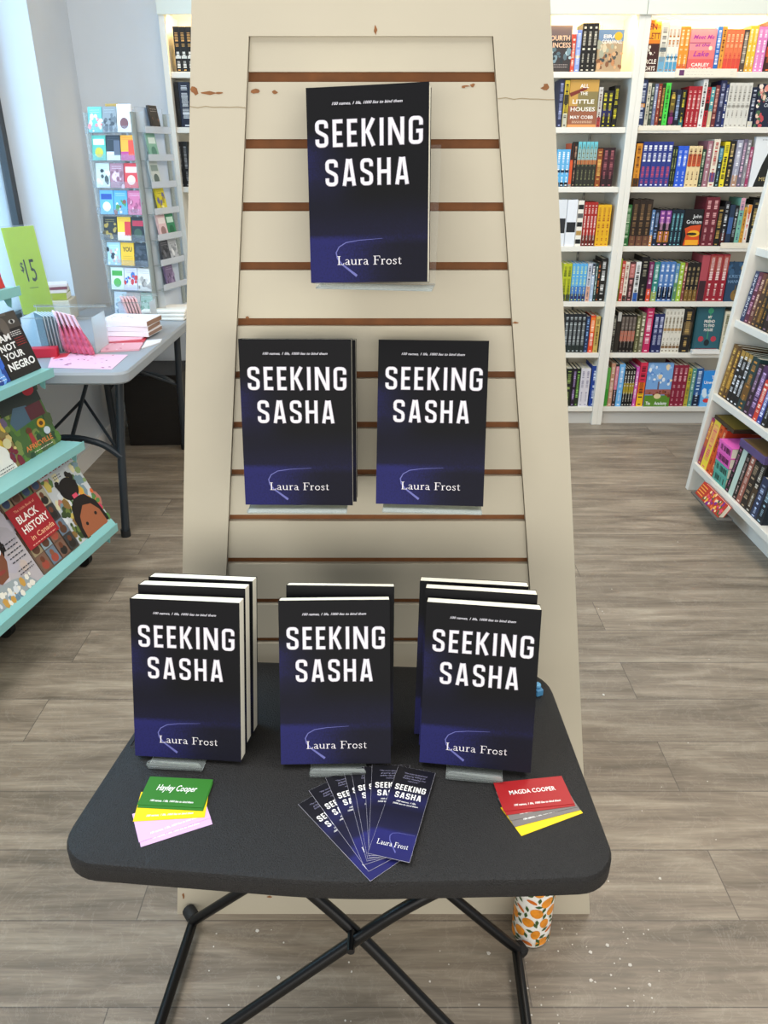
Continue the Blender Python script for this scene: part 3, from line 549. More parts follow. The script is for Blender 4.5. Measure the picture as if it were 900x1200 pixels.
o = MB().box(-.11, .11, -.075, .075, 0, .03, pc('5a4a78')).box(-.108, .108, -.072, .0755, .003, .027, PAGE); art_on(o, .2, .03, '', [], -.075); o.poly([(-.1, -.07, .0305), (.1, -.07, .0305), (.1, .07, .0305), (-.1, .07, .0305)], pc('6a5434'))
o = o.build('hardcover_novel', bevel=.001); o.location = (1.5, 2.80, .141+.2035); o.rotation_euler = (0, 0, R(-90)); tag(o, 'purple hardcover lying flat on top of the lowest row of the slanted bookcase', 'book')
o = MB().box(-.1, .1, -.065, .065, 0, .016, pc('3a2c1c')); o.poly([(-.09, -.06, .0163), (.09, -.06, .0163), (.09, .06, .0163), (-.09, .06, .0163)], pc('7a6a2c'))
o = o.build('paperback_novel', bevel=.001); o.location = (1.5, 3.1, .141+.2205); o.rotation_euler = (0, R(1), R(-90)); tag(o, 'dark olive paperback lying flat on the yellow and orange spines', 'book')
fb = face_book(.25, .062, .022, 'b83424', [('s', .3, 1, .05, .95, 70, .035, 'e8a83c 2a6a3a e06a3a f0d0a0 7a2a8a e04a6a', 31)]+[('r', .03, .26, .15+.2*k, .22+.2*k, 'e8a04a') for k in range(4)]).build('hardcover_novel')
fb.location = (1.346, 2.925, .075); fb.rotation_euler = (R(-30), 0, R(-90)); tag(fb, 'flowered red and orange book tilted on the low ledge of the slanted bookcase', 'book')
# ------------------------------------------------------------------ slatwall pillar
CREAM = mat('cream_paint', 'bfb7a3', .5, bump=.08, bscale=35, var=.035, vscale=5); CHIP = mat('bare_fibreboard', '8a5a34', .8, var=.2, vscale=90); GRV = mat('brown_groove', '7c4b22', .7, var=.15, vscale=40)
py = lambda z, o=0: 1.074+.021*z+o
xl = lambda z: -.4215+.1195*z
xr = lambda z: .4195-.1385*z
pl = lambda z: -.351+.12*z
pr = lambda z: .3425-.1353*z
t = thing('slatwall_display_pillar', 'tall cream slatwall display pillar that narrows upwards behind the black table', 'display stand', (0, 1.3, 0)); t.location = (0, 0, 0)
TOP = 1.95; PZ0, PZ1 = .18, 1.536
b = MB()
def strip(zs, fa, fb_, m, o0, o1):
    z0, z1 = zs
    b.hexa([(fa(z0), py(z0, o0), z0), (fb_(z0), py(z0, o0), z0), (fa(z0), py(z0, o1), z0), (fb_(z0), py(z0, o1), z0), (fa(z1), py(z1, o0), z1), (fb_(z1), py(z1, o0), z1), (fa(z1), py(z1, o1), z1), (fb_(z1), py(z1, o1), z1)], m)
strip((0, PZ0), xl, xr, CREAM, 0, .022); strip((PZ1, TOP), xl, xr, CREAM, 0, .022)
strip((PZ0, PZ1), xl, pl, CREAM, 0, .022); strip((PZ0, PZ1), pr, xr, CREAM, 0, .022)
b.build('face_frame', t)
b = MB(); zs = [PZ0] + sorted(1.4925-.0762*k for k in range(17)) + [PZ1]
for k in range(len(zs)-1):
    strip((zs[k]+(.0056 if k else 0), zs[k+1]-(.0056 if k < len(zs)-2 else 0)), lambda z: pl(z)+.0008, lambda z: pr(z)-.0008, CREAM, .005, .018)
b.build('slat_panel', t)
b = MB(); strip((PZ0, PZ1), pl, pr, GRV, .0135, .022); b.build('groove_backing', t)
b = MB()
b.hexa([(xl(0), py(0, .022), 0), (xr(0), py(0, .022), 0), (xl(0), 1.75, 0), (xr(0), 1.75, 0), (xl(TOP), py(TOP, .022), TOP), (xr(TOP), py(TOP, .022), TOP), (xl(TOP), 1.5, TOP), (xr(TOP), 1.5, TOP)], CREAM)
b.build('body', t)
b = MB(); rr = random.Random(4)
def chip(u, v, rx, rz, off=-.0003, n=9):
    d = ray(u, v); k = (1.074+.021*CAMH+off)/(d.y-.021*d.z); c = CC+d*k
    b.poly([(c.x+rx*math.cos(q*2*math.pi/n)*rr.uniform(.45, 1.1), py(c.z+rz*math.sin(q*2*math.pi/n), off), c.z+rz*math.sin(q*2*math.pi/n)*rr.uniform(.5, 1)) for q in range(n)], CHIP)
for a in [(228, 106, .006, .006), (244, 109, .012, .0025), (256, 109, .006, .0018), (440, 35, .0022, .007), (640, 102, .007, .004), (215, 1050, .003, .014), (316, 1051, .006, .004), (604, 378, .005, .002), (290, 372, .003, .002)]: chip(*a)
for a in [(285, 110, .003, .003), (299, 107, .006, .004), (322, 108, .004, .003), (554, 100, .004, .0025), (543, 102, .003, .0015), (546, 101, .006, .0012)]: chip(*a, off=.0045)
b.build('chipped_patch', t)
b = MB(); CRK = mat('crack_line', '9a8a6c', .8)
for z, xa, xb in ((1.4585, xl, pl), (1.468, pr, xr)):
    pts = [(xa(z)+(xb(z)-xa(z))*k/7, z+rr.uniform(-.0012, .0012)) for k in range(8)]; b.ribbon(pts, .0009, CRK, lambda a, c, h: (a, py(c, -.0004), c))
b.build('paint_crack', t)
# ------------------------------------------------------------------ the display novel
def cover_mat():
    m = bpy.data.materials.new('navy_cover_print'); m.use_nodes = True; n = m.node_tree.nodes; L = m.node_tree.links; b = n['Principled BSDF']
    tc = n.new('ShaderNodeTexCoord'); sp = n.new('ShaderNodeSeparateXYZ'); L.new(tc.outputs['Object'], sp.inputs[0])
    def mr(src, a, b_, c, d):
        k = n.new('ShaderNodeMapRange'); k.interpolation_type = 'SMOOTHSTEP'; L.new(src, k.inputs[0])
        for i, v in zip((1, 2, 3, 4), (a, b_, c, d)): k.inputs[i].default_value = v
        return k.outputs[0]
    def mth(op, a, b_):
        k = n.new('ShaderNodeMath'); k.operation = op
        for i, v in enumerate((a, b_)):
            if isinstance(v, (int, float)): k.inputs[i].default_value = v
            else: L.new(v, k.inputs[i])
        return k.outputs[0]
    x, z = sp.outputs[0], sp.outputs[2]
    nz = n.new('ShaderNodeTexNoise'); nz.inputs['Scale'].default_value = 9; nz.inputs['Detail'].default_value = 3; L.new(tc.outputs['Object'], nz.inputs[0])
    # field below the skyline, glow band on the horizon, cloud patch at left
    ground = mth('MULTIPLY', mr(z, .060, .048, 0, 1), mr(x, .05, -.06, .18, 1))
    glow = mth('MULTIPLY', mr(z, .110, .052, 0, .42), mr(z, .044, .056, 0, 1))
    cloud = mth('MULTIPLY', mth('MULTIPLY', mr(z, .185, .150, 0, 1), mr(z, .075, .135, 0, 1)), mr(x, .0, -.08, 0, .8))
    tot = mth('ADD', mth('ADD', ground, glow), mth('MULTIPLY', cloud, mr(nz.outputs[0], .3, .65, .3, 1.1)))
    fine = n.new('ShaderNodeTexNoise'); fine.inputs['Scale'].default_value = 420; L.new(tc.outputs['Object'], fine.inputs[0])
    tot = mth('MULTIPLY', tot, mr(fine.outputs[0], .2, .8, .75, 1.2))
    r = n.new('ShaderNodeValToRGB'); e = r.color_ramp.elements; e[0].color = lin('08080c'); e[1].color = lin('20215a'); k = e.new(.4); k.color = lin('121229'); L.new(tot, r.inputs[0])
    L.new(r.outputs[0], b.inputs['Base Color']); b.inputs['Roughness'].default_value = .5; b.inputs['Specular IOR Level'].default_value = .16
    return m
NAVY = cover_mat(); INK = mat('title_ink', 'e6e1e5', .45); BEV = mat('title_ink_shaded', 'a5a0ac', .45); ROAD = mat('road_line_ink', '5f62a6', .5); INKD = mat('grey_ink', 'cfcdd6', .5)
c_ = lambda x0, x1, y0, y1, k: None
_q = lambda cx, cy, a: [(cx+.115*math.cos(R(a+k*22.5)), cy+.115*math.sin(R(a+k*22.5))) for k in range(5)]
_l, _r, _b, _t = .08, .42, .075, .925
GL = {'S': (.5, [[(_r, .69)]+_q(_r-.115, _t-.115, 0)+_q(_l+.115, _t-.115, 90)+[(_l, .66), (_l+.02, .60), (_l+.06, .56), (_r-.06, .44), (_r-.02, .40), (_r, .34)]+_q(_r-.115, _b+.115, 270)[::-1]+_q(_l+.115, _b+.115, 180)[::-1]+[(_l, .31)]]),
 'E': (.39, [[(.39, _t), (_l, _t), (_l, _b), (.39, _b)], [(.1, .5), (.36, .5)]]),
 'K': (.51, [[(_l, 0), (_l, 1)], [(.44, 1), (.17, .44)], [(.2, .6), (.45, 0)]]),
 'I': (.17, [[(.085, 0), (.085, 1)]]),
 'N': (.6, [[(_l, 0), (_l, 1)], [(.1, .97), (.5, .03)], [(.52, 0), (.52, 1)]]),
 'G': (.53, [[(.45, .67)]+_q(.45-.115, _t-.115, 0)+_q(_l+.115, _t-.115, 90)+_q(_l+.115, _b+.115, 180)+_q(.45-.115, _b+.115, 270)+[(.45, .47), (.27, .47)]]),
 'A': (.55, [[(.085, 0), (.235, 1)], [(.465, 0), (.315, 1)], [(.16, .25), (.39, .25)]]),
 'H': (.52, [[(_l, 0), (_l, 1)], [(.44, 0), (.44, 1)], [(.1, .5), (.42, .5)]])}
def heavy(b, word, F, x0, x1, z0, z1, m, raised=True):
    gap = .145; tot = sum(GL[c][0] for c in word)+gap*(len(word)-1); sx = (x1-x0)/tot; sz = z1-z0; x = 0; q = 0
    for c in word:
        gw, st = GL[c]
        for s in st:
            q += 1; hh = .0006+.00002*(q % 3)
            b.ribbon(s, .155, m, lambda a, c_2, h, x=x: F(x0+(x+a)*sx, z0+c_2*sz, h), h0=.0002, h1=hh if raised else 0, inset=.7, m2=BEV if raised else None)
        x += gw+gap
def arc(cx, cy, rx, ry, a0, a1, n=8): return [(cx+rx*math.cos(R(a0+(a1-a0)*k/n)), cy+ry*math.sin(R(a0+(a1-a0)*k/n))) for k in range(n+1)]
SG = {'L': (.6, [([(.14, 0), (.14, 1)], .1), ([(.0, .02), (.54, .02)], .05), ([(.0, .98), (.28, .98)], .05), ([(.53, .0), (.56, .22)], .045)]),
 'a': (.46, [([(.33, .5), (.33, .1), (.37, .02), (.46, .03)], .085), (arc(.19, .45, .14, .16, 160, 0), .055), ([(.33, .36), (.16, .31), (.06, .2), (.07, .07), (.17, .02), (.27, .06), (.33, .14)], .055)]),
 'u': (.58, [([(.1, .6), (.1, .16), (.17, .04), (.28, .02), (.42, .16)], [.085, .085, .07, .05, .05]), ([(.44, .62), (.44, 0)], .085), ([(0, .6), (.1, .6)], .045), ([(.33, .6), (.44, .6)], .045), ([(.44, .02), (.55, .02)], .045)]),
 'r': (.4, [([(.12, 0), (.12, .62)], .085), ([(0, .6), (.12, .6)], .045), ([(0, .02), (.26, .02)], .045), ([(.12, .4), (.2, .56), (.3, .6), (.37, .54)], [.04, .06, .08, .08])]),
 'F': (.6, [([(.15, 0), (.15, 1)], .1), ([(0, .98), (.56, .98)], .05), ([(.555, 1), (.58, .76)], .045), ([(.15, .52), (.42, .52)], .045), ([(.42, .62), (.42, .42)], .04), ([(0, .02), (.32, .02)], .05)]),
 'o': (.52, [(arc(.25, .3, .2, .28, 0, 345, 14), .075)]),
 's': (.38, [([(.3, .45), (.28, .57), (.16, .6), (.06, .52), (.08, .41), (.24, .28), (.31, .16), (.25, .04), (.12, .01), (.03, .16)], .06)]),
 't': (.36, [([(.14, .8), (.14, .12), (.2, .03), (.32, .08)], [.05, .08, .07, .04]), ([(0, .6), (.3, .6)], .045)]), ' ': (.3, [])}
def serif(b, word, F, x0, x1, z0, cap, m, h=.0003):
    gap = .06; tot = sum(SG[c][0] for c in word)+gap*(len(word)-1); sx = (x1-x0)/tot; x = 0; q = 0
    for c in word:
        gw, st = SG[c]
        for s, wd in st:
            q += 1; b.ribbon(s, wd, m, lambda a, c2, hh, x=x, q=q: F(x0+(x+a)*sx, z0+c2*cap, hh+.00003*(q % 4)), h0=h)
        x += gw+gap
BW, BH, BT = .152, .229, .0245
def make_novel(label):
    t = thing('paperback_novel', label, 'book', group='copies of the dark blue novel')
    c = MB(); k = .0006; x = BW/2
    n = 6      # front cover with a slight outward curl at its free edge
    for s in range(n):
        a, b_ = -x+BW*s/n, -x+BW*(s+1)/n; ya = -.0022*(s/n)**3; yb = -.0022*((s+1)/n)**3
        c.hexa([(a, ya, 0), (b_, yb, 0), (a, ya+k, 0), (b_, yb+k, 0), (a, ya, BH), (b_, yb, BH), (a, ya+k, BH), (b_, yb+k, BH)], NAVY)
    c.box(-x, x, BT-k, BT, 0, BH, NAVY); c.box(-x, -x+k, k, BT-k, 0, BH, NAVY); cv = c.build('cover', t)
    pg = MB(); pg.box(-x+k, x-.0008, .0009, BT-.0008, .0005, BH-.0006, PAGE); pg.build('page_block', t)
    F = lambda a, z, h: Vector((a, -.0022*((a+x)/BW)**3-h-.0001, z))
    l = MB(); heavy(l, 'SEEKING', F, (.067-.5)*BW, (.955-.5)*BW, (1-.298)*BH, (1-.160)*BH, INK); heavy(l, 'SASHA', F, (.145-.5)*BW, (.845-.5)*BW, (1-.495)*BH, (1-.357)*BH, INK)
    l.build('title_lettering', cv)
    l = MB(); serif(l, 'Laura Frost', F, (.235-.5)*BW, (.785-.5)*BW, (1-.905)*BH, .0105, INK)
    l.text('100 names, 1 life, 1000 lies to bind them', (0, -.0012, (1-.09)*BH), (1, 0, 0), (0, 0, 1), INKD, w=.575*BW, h=.0034, bold=.015, shear=.35)
    l.build('author_lettering', cv)
    l = MB(); pts = [(.40, .035), (.34, .065), (.27, .10), (.235, .13), (.225, .16), (.25, .19), (.31, .213), (.42, .224), (.62, .232)]
    l.ribbon([((a-.5)*BW, z*BH) for a, z in pts], [.0032, .0026, .002, .0017, .0014, .0012, .001, .0007, .0003], ROAD, F, h0=.00015); l.build('road_motif', cv)
    return t
nov = make_novel('dark blue novel alone at the top of the slatwall pillar')
nov.location = (-.0197, 1.0206, 1.2549); nov.rotation_euler = Euler((R(-10.26), R(-1.8), R(-8.5)))
def put(x, y, z, yaw, lean, label, roll=0): return dup(nov, (x, y, z), (R(-lean), R(roll), R(yaw)), label)
put(-.120, .990, .9545, -.5, 10.5, 'dark blue novel in front at the left of the middle pair on the slatwall')
put(-.1155, .990+.029, .9545-.007, -.8, 10.0, 'dark blue novel behind the left one of the middle pair')
put(.0642, .9928, .953, -3.5, 17.2, 'dark blue novel at the right of the middle pair on the slatwall')
def stack(x, y, z, yaw, lean, offs, labels):
    for (dx, dy, dz, dyaw, dl), l in zip(offs, labels): put(x+dx, y+dy, z+dz, yaw+dyaw, lean+dl, l)
stack(-.2746, .8311, .6363, -4.2, 15.5, [(0, 0, 0, 0, 0), (.0035, .0305, .004, .3, 0), (.008, .061, -.0015, -.4, 0)], ['front dark blue novel of the left stack, above the green cards', 'middle dark blue novel of the left stack on the black table', 'rear dark blue novel of the left stack on the black table'])
stack(-.0665, .818, .639, 1.2, 21, [(0, 0, 0, 0, 0), (.003, .035, .002, -2.5, 0)], ['front dark blue novel of the centre pair, above the fanned bookmarks', 'rear dark blue novel of the centre pair on the black table'])
stack(.1244, .8099, .6403, -7.3, 16.5, [(0, 0, 0, 0, 0), (.0005, .0305, .004, .6, 0), (-.005, .0615, -.002, 1.2, 0)], ['front dark blue novel of the right stack, above the red cards', 'middle dark blue novel of the right stack on the black table', 'rear dark blue novel of the right stack on the black table'])
# clear holders on the slatwall and clear easels on the table
def wall_holder(x, y, z, yaw, lean, depth, label, shift=0, wd=.14, copies=1):
    t = thing('acrylic_book_holder', label, 'book holder', (x, y, z), (0, 0, R(yaw)), 'clear holders on the slatwall')
    k = .0275*copies+.004; tn = math.tan(R(lean)); H_ = .16
    MB().box(-wd/2+shift, wd/2+shift, -.012, k+.004, -.0075, -.005, ACRD).build('ledge', t, bevel=.0008)
    MB().box(-wd/2+shift, wd/2+shift, -.014, -.0115, -.0075, -.0005, ACRD).build('front_lip', t, bevel=.0008)
    a, b_ = -wd/2+shift, wd/2+shift; MB().hexa([(a, k, -.005), (b_, k, -.005), (a, k+.002, -.005), (b_, k+.002, -.005), (a, k+H_*tn, H_), (b_, k+H_*tn, H_), (a, k+H_*tn+.002, H_), (b_, k+H_*tn+.002, H_)], ACR).build('back_plate', t)
    wy = (1.0985+.021*(z-CAMH+.38)*0-y+.021*(z-1.1))
    MB().box(-.03+shift, .03+shift, k+.05*tn, max(wy, k+.05*tn+.004), .045, .055, ACR).build('slat_hook', t)
wall_holder(-.0197, 1.0206, 1.2549, -8.5, 10.3, 0, 'clear acrylic holder under the topmost novel on the pillar', .008, .15)
wall_holder(-.120, .990, .9545, -.5, 10.5, 0, 'clear acrylic holder under the left novels of the middle pair', -.002, .14, 2)
wall_holder(.0642, .9928, .953, -3.5, 17.2, 0, 'clear acrylic holder under the right novel of the middle pair', .004)
TZ = .63
def easel(x, y, yaw, lean, label, dx):
    t = thing('acrylic_easel', label, 'book easel', (x, y, TZ), (0, 0, R(yaw)), 'clear easels on the black table'); hw = .0385
    MB().box(-hw+dx, hw+dx, -.0165, .1, .0002, .0032, ACRD).build('base_plate', t, bevel=.001)
    n = 8; r = .008; pts = [(-hw+dx, -.016, .0032), (-hw+dx, -.0185, .017-r)] + [(-hw+dx+r-r*math.cos(k*math.pi/2/n), -.02, .017-r+r*math.sin(k*math.pi/2/n)) for k in range(n+1)] + [(hw+dx-r+r*math.sin(k*math.pi/2/n), -.02, .017-r+r*math.cos(k*math.pi/2/n)) for k in range(n+1)] + [(hw+dx, -.016, .0032)]
    MB().prism(pts, (0, .0035, 0), ACRD).build('front_lip', t, bevel=.0009)
    s = math.sin(R(lean)); MB().hexa([(-hw+dx, .09, .003), (hw+dx, .09, .003), (-hw+dx, .093, .003), (hw+dx, .093, .003), (-hw+dx, .09+.12*s, .12), (hw+dx, .09+.12*s, .12), (-hw+dx, .093+.12*s, .12), (hw+dx, .093+.12*s, .12)], ACR).build('back_rest', t)
easel(-.2746, .8311-.001, -4.2, 15, 'clear acrylic easel lip under the left stack of novels', -.014)
easel(-.0665, .818, 1.2, 21, 'clear acrylic easel lip under the centre pair of novels', .003)
easel(.1244, .8099-.001, -7.3, 16, 'clear acrylic easel lip under the right stack of novels', .0)
# ------------------------------------------------------------------ black folding table
t = thing('folding_table', 'small black folding table with crossed tube legs in front of the pillar', 'table', (-.06, .86, 0)); t.location = (0, 0, 0)
TBL = mat('black_textured_plastic', '1a1919', .5, bump=1.0, bscale=620, var=.55, vscale=560, spec=.4)
def rounded(cs, n=8):
    out = []; m = len(cs)
    for k, (x, y, r) in enumerate(cs):
        p = Vector((x, y)); a = (Vector(cs[k-1][:2])-p).normalized(); b_ = (Vector(cs[(k+1) % m][:2])-p).normalized(); half = a.angle(b_)/2; d = r/math.tan(half); p0 = p+a*d; p1 = p+b_*d
        c = p+(a+b_).normalized()*(r/math.sin(half)); v0 = p0-c; v1 = p1-c; ang = v0.angle(v1); sg = 1 if v0.x*v1.y-v0.y*v1.x > 0 else -1
        for q in range(n+1):
            th = ang*q/n*sg; out.append((c.x+v0.x*math.cos(th)-v0.y*math.sin(th), c.y+v0.x*math.sin(th)+v0.y*math.cos(th)))
    return out
OUT = rounded([(-.408, .664, .055), (-.3, .654, .9), (-.06, .632, 1.3), (.17, .637, .9), (.283, .642, .05), (.268, 1.046, .06), (-.345, 1.078, .06)])
def inset(poly, d):
    n = len(poly); r = []
    for k in range(n):
        a = Vector(poly[k])-Vector(poly[k-1]); b_ = Vector(poly[(k+1) % n])-Vector(poly[k])
        if a.length < 1e-6: a = b_
        if b_.length < 1e-6: b_ = a
        nn = (Vector((-a.y, a.x)).normalized()+Vector((-b_.y, b_.x)).normalized()).normalized(); r.append((poly[k][0]+nn.x*d, poly[k][1]+nn.y*d))
    return r
b = MB(); prof = [(.006, TZ-.034), (0, TZ-.028), (0, TZ-.008), (.003, TZ-.0025), (.009, TZ)]; rings = []
for d, z in prof: rings += [(x, y, z) for x, y in inset(OUT, d)]
n = len(OUT); fs = [(j*n+q, j*n+(q+1) % n, (j+1)*n+(q+1) % n, (j+1)*n+q) for j in range(len(prof)-1) for q in range(n)]
fs += [tuple(range(n))[::-1], tuple(range((len(prof)-1)*n, len(prof)*n))]
b.add(rings, fs, TBL); top = b.build('tabletop', t, smooth=True)
# embossed maker's plate near the left rear edge
b = MB(); o0 = Vector((-.366, .862, TZ)); yd = Vector((.115, .993, 0)); xd = Vector((.993, -.115, 0))
lx = mat('embossed_black_plastic', '232428', .3); q_ = lambda a, c2, h: o0+xd*a+yd*c2+Vector((0, 0, h))
b.ribbon([(0, 0), (0, .11), (.022, .11), (.022, 0)], .0016, lx, q_, closed=True, h0=.0001, h1=.0009, inset=.6)
b.text('COSCO', o0+xd*.0175+yd*.055+Vector((0, 0, .0006)), yd, -xd, lx, w=.092, h=.012, bold=.02); b.build('embossed_plate', t)
b = MB()
fyL, fyR = .70, .69
# frame one: left foot bar, front leg rising right, rear leg rising right
foot = lambda pts, nm: MB().tube(pts, .0095, BLACKM, 12).build(nm, t, smooth=True)
fbs = [foot([(-.378, 1.045, .024), (-.402, .70, .024)], 'foot_bar')]; fbs.append(foot([(.254, .992, .024), (.243, .65, .024)], 'foot_bar'))
def bez(pts, n=6):   # Catmull-Rom smoothing
    P = [Vector(p) for p in pts]; P = [2*P[0]-P[1]]+P+[2*P[-1]-P[-2]]; out = []
    for k in range(1, len(P)-2):
        for q in range(n):
            s = q/n; out.append(.5*((2*P[k])+(P[k+1]-P[k-1])*s+(2*P[k-1]-5*P[k]+4*P[k+1]-P[k+2])*s*s+(3*P[k]-P[k-1]-3*P[k+1]+P[k+2])*s**3))
    return out+[P[-2]]
MB().tube(bez([(-.400, .735, .03), (-.22, .765, .172), (-.046, .79, .312), (.02, .795, .368), (.075, .80, .405), (.13, .805, .436), (.19, .81, .49), (.22, .81, .59)]), .0095, BLACKM, 12).build('leg', t, smooth=True)
MB().tube(bez([(-.378, 1.035, .03), (-.3, 1.025, .105), (-.055, 1.0, .335), (.16, .985, .55), (.2, .98, .597)]), .0095, BLACKM, 12).build('leg', t, smooth=True)
MB().tube(bez([(.245, .70, .03), (.1, .752, .165), (-.046, .806, .312), (-.2, .83, .475), (-.29, .835, .58), (-.3, .835, .6)]), .0095, BLACKM, 12).build('leg', t, smooth=True)
MB().tube(bez([(.253, .978, .03), (.2, .98, .085), (-.055, 1.016, .335), (-.26, 1.03, .55), (-.3, 1.03, .6)]), .0095, BLACKM, 12).build('leg', t, smooth=True)
RUB = mat('black_rubber', '0d0d0d', .7)
for p, d in (((-.378, 1.045, .024), (-.016, .022, -.004)), ((.254, .992, .024), (.012, -.018, -.004)), ((-.402, .70, .024), (0, -.02, 0)), ((.243, .65, .024), (0, -.02, 0))):
    p = Vector(p); d = Vector(d); MB().tube([p, p+d*.2, p+d, p+d*1.15], [.0105, .0135, .0135, .009], RUB, 12).build('foot_cap', fbs[0 if p.x < 0 else 1], smooth=True)
for y in (.779, 1.0): MB().tube([(-.05, y-.012, .318), (-.05, y+.028, .318)], .006, mat('rivet_steel', '3a3a3c', .3, metal=.8), 10).build('pivot_bolt', t, smooth=True)
MB().box(-.33, .24, .80, .82, .590, .599, BLACKM).build('top_rail', t); MB().box(-.33, .24, 1.0, 1.02, .590, .599, BLACKM).build('top_rail', t)
# ------------------------------------------------------------------ cards and bookmarks on the table
def slip(px, z, m, cards, name, label, cat, group, letter=None, hh=None, th=.0005, edge=None):
    """a flat card from its lower-left and lower-right corners and height (all on the table plane)"""
    A = onz(*px[0], TZ); B = onz(*px[1], TZ); X = (B-A); wd = X.length; X.normalize(); Y = Vector((-X.y, X.x, 0))
    b = MB(); b.M = Matrix.Translation((0, 0, 0)); b.box(0, wd, 0, hh, 0, th, m)
    if edge: b.box(-.0001, wd+.0001, -.0001, hh+.0001, .0001, th*.6, edge)
    if letter: letter(b, wd, hh, th)
    o = b.build(name); o.location = (A.x, A.y, TZ+z); o.rotation_euler = (0, 0, math.atan2(X.y, X.x)); tag(o, label, cat, group); return o
WI = pc('fbfaf6')
def tagline(b, wd, hh, th): b.text('100 names, 1 life, 1000 lies to bind them', (wd*.5, hh*.13, th+.0002), (1, 0, 0), (0, 1, 0), WI, w=wd*.66, h=.0034, bold=.02, shear=.3)
def named(txt, shear, wf, hf, bold):
    def f(b, wd, hh, th): tagline(b, wd, hh, th); b.text(txt, (wd*.5, hh*.52, th+.0002), (1, 0, 0), (0, 1, 0), WI, w=wd*wf, h=hh*hf, bold=bold, shear=shear)
    return f
H = .05; G1 = 'name cards in the left pile'; G2 = 'name cards in the right pile'
LIL = pc('d9b2e2'); YEL = pc('f2cf10'); GRN = pc('2f7424'); RED = pc('a01c20'); GRY = pc('76706e')
slip([(165, 993), (249, 966)], .0002, LIL, 0, 'name_card', 'lilac card at the bottom of the left pile, sticking out lowest', 'card', G1, tagline, H)
slip([(163, 988), (247, 959)], .0009, LIL, 0, 'name_card', 'upper lilac card just under the yellow card of the left pile', 'card', G1, tagline, H)
slip([(156, 964), (240, 959)], .0016, YEL, 0, 'name_card', 'yellow card under the green cards of the left pile', 'card', G1, tagline, H)
slip([(161, 948), (238, 952)], .0023, GRN, 0, 'name_card', 'second green card directly under the top one', 'card', G1, None, H)
slip([(161, 945), (238, 949)], .0030, GRN, 0, 'name_card', 'green card with white handwritten name on top of the left pile', 'card', G1, named('Hayley Cooper', .25, .62, .22, .008), H)
slip([(611, 980), (683, 953)], .0002, YEL, 0, 'name_card', 'yellow card at the bottom of the right pile', 'card', G2, None, H)
slip([(603, 970), (680, 950)], .0009, GRY, 0, 'name_card', 'lower grey card of the right pile', 'card', G2, tagline, H)
slip([(598, 963), (677, 947)], .0016, GRY, 0, 'name_card', 'upper grey card of the right pile, under the red ones', 'card', G2, tagline, H)
slip([(593, 957), (674, 946)], .0023, RED, 0, 'name_card', 'second red card directly under the top red one', 'card', G2, None, H)
slip([(590, 953), (673, 944)], .0030, RED, 0, 'name_card', 'red card with white capital name on top of the right pile', 'card', G2, named('MAGDA COOPER', 0, .66, .15, .008), H)
# bookmarks
def bm_print(b, wd, hh, th):
    F = lambda a, z, h: Vector((a, z, th+h))
    heavy(b, 'SEEKING', F, wd*.1, wd*.9, hh*.72, hh*.785, WI, False); heavy(b, 'SASHA', F, wd*.16, wd*.84, hh*.63, hh*.695, WI, False)
    serif(b, 'Laura Frost', F, wd*.12, wd*.88, hh*.11, .0075, WI)
    for k in range(2): b.text(('100 names, 1 life,', '1000 lies to bind them')[k], (wd*.5, hh*(.585-.03*k), th+.0002), (1, 0, 0), (0, 1, 0), WI, w=wd*(.5, .64)[k], h=.0026, bold=.01, shear=.3)
    for k in range(4): b.text(('"The most layered and', 'gripping telling of', 'hidden identities I\'ve', 'read yet"')[k], (wd*.52, hh*(.92-.03*k), th+.0002), (1, 0, 0), (0, 1, 0), pc('8a88a4'), w=wd*(.62, .56, .6, .3)[k], h=.0026, shear=.3)
    pts = [(.62, .06), (.5, .12), (.4, .17), (.37, .215), (.42, .245), (.55, .258), (.95, .262)]
    b.ribbon([(a*wd, z*hh) for a, z in pts], [.0014, .0012, .001, .0009, .0007, .0005, .0003], ROAD, F, h0=.00012)
def bm_mat():
    m = bpy.data.materials.new('bookmark_print'); m.use_nodes = True; n = m.node_tree.nodes; L = m.node_tree.links; b = n['Principled BSDF']
    tc = n.new('ShaderNodeTexCoord'); sp = n.new('ShaderNodeSeparateXYZ'); L.new(tc.outputs['Object'], sp.inputs[0])
    r = n.new('ShaderNodeValToRGB'); e = r.color_ramp.elements; e[0].position = 0; e[0].color = lin('20215c'); e[1].position = 1; e[1].color = lin('101016')
    for p, c in ((.25, '242566'), (.29, '191a3a'), (.5, '14142a'), (.62, '20214e'), (.75, '12121c')): k = e.new(p); k.color = lin(c)
    d = n.new('ShaderNodeMath'); d.operation = 'DIVIDE'; d.inputs[1].default_value = .152; L.new(sp.outputs[1], d.inputs[0]); L.new(d.outputs[0], r.inputs[0]); L.new(r.outputs[0], b.inputs['Base Color'])
    b.inputs['Roughness'].default_value = .32; return m
BMM = bm_mat(); EDG = pc('c9c8d4')
fan = [((346, 939), (434, 1033)), ((364, 930), (432, 1022)), ((383, 916), (426, 1015)), ((404, 910), (430, 1011)), ((412, 908), (431, 1009)), ((427, 907), (433, 1008)), ((436, 905), (432, 1006)), ((465, 907), (431, 1004))]
bl = ['leftmost bookmark at the bottom of the fan', 'second bookmark from the left in the fan', 'third bookmark from the left in the fan', 'fourth bookmark from the left in the fan, narrow sliver', 'fifth bookmark from the left in the fan', 'sixth bookmark from the left in the fan', 'second bookmark from the right, just under the top one', 'topmost navy bookmark lying fully visible at the right of the fan']
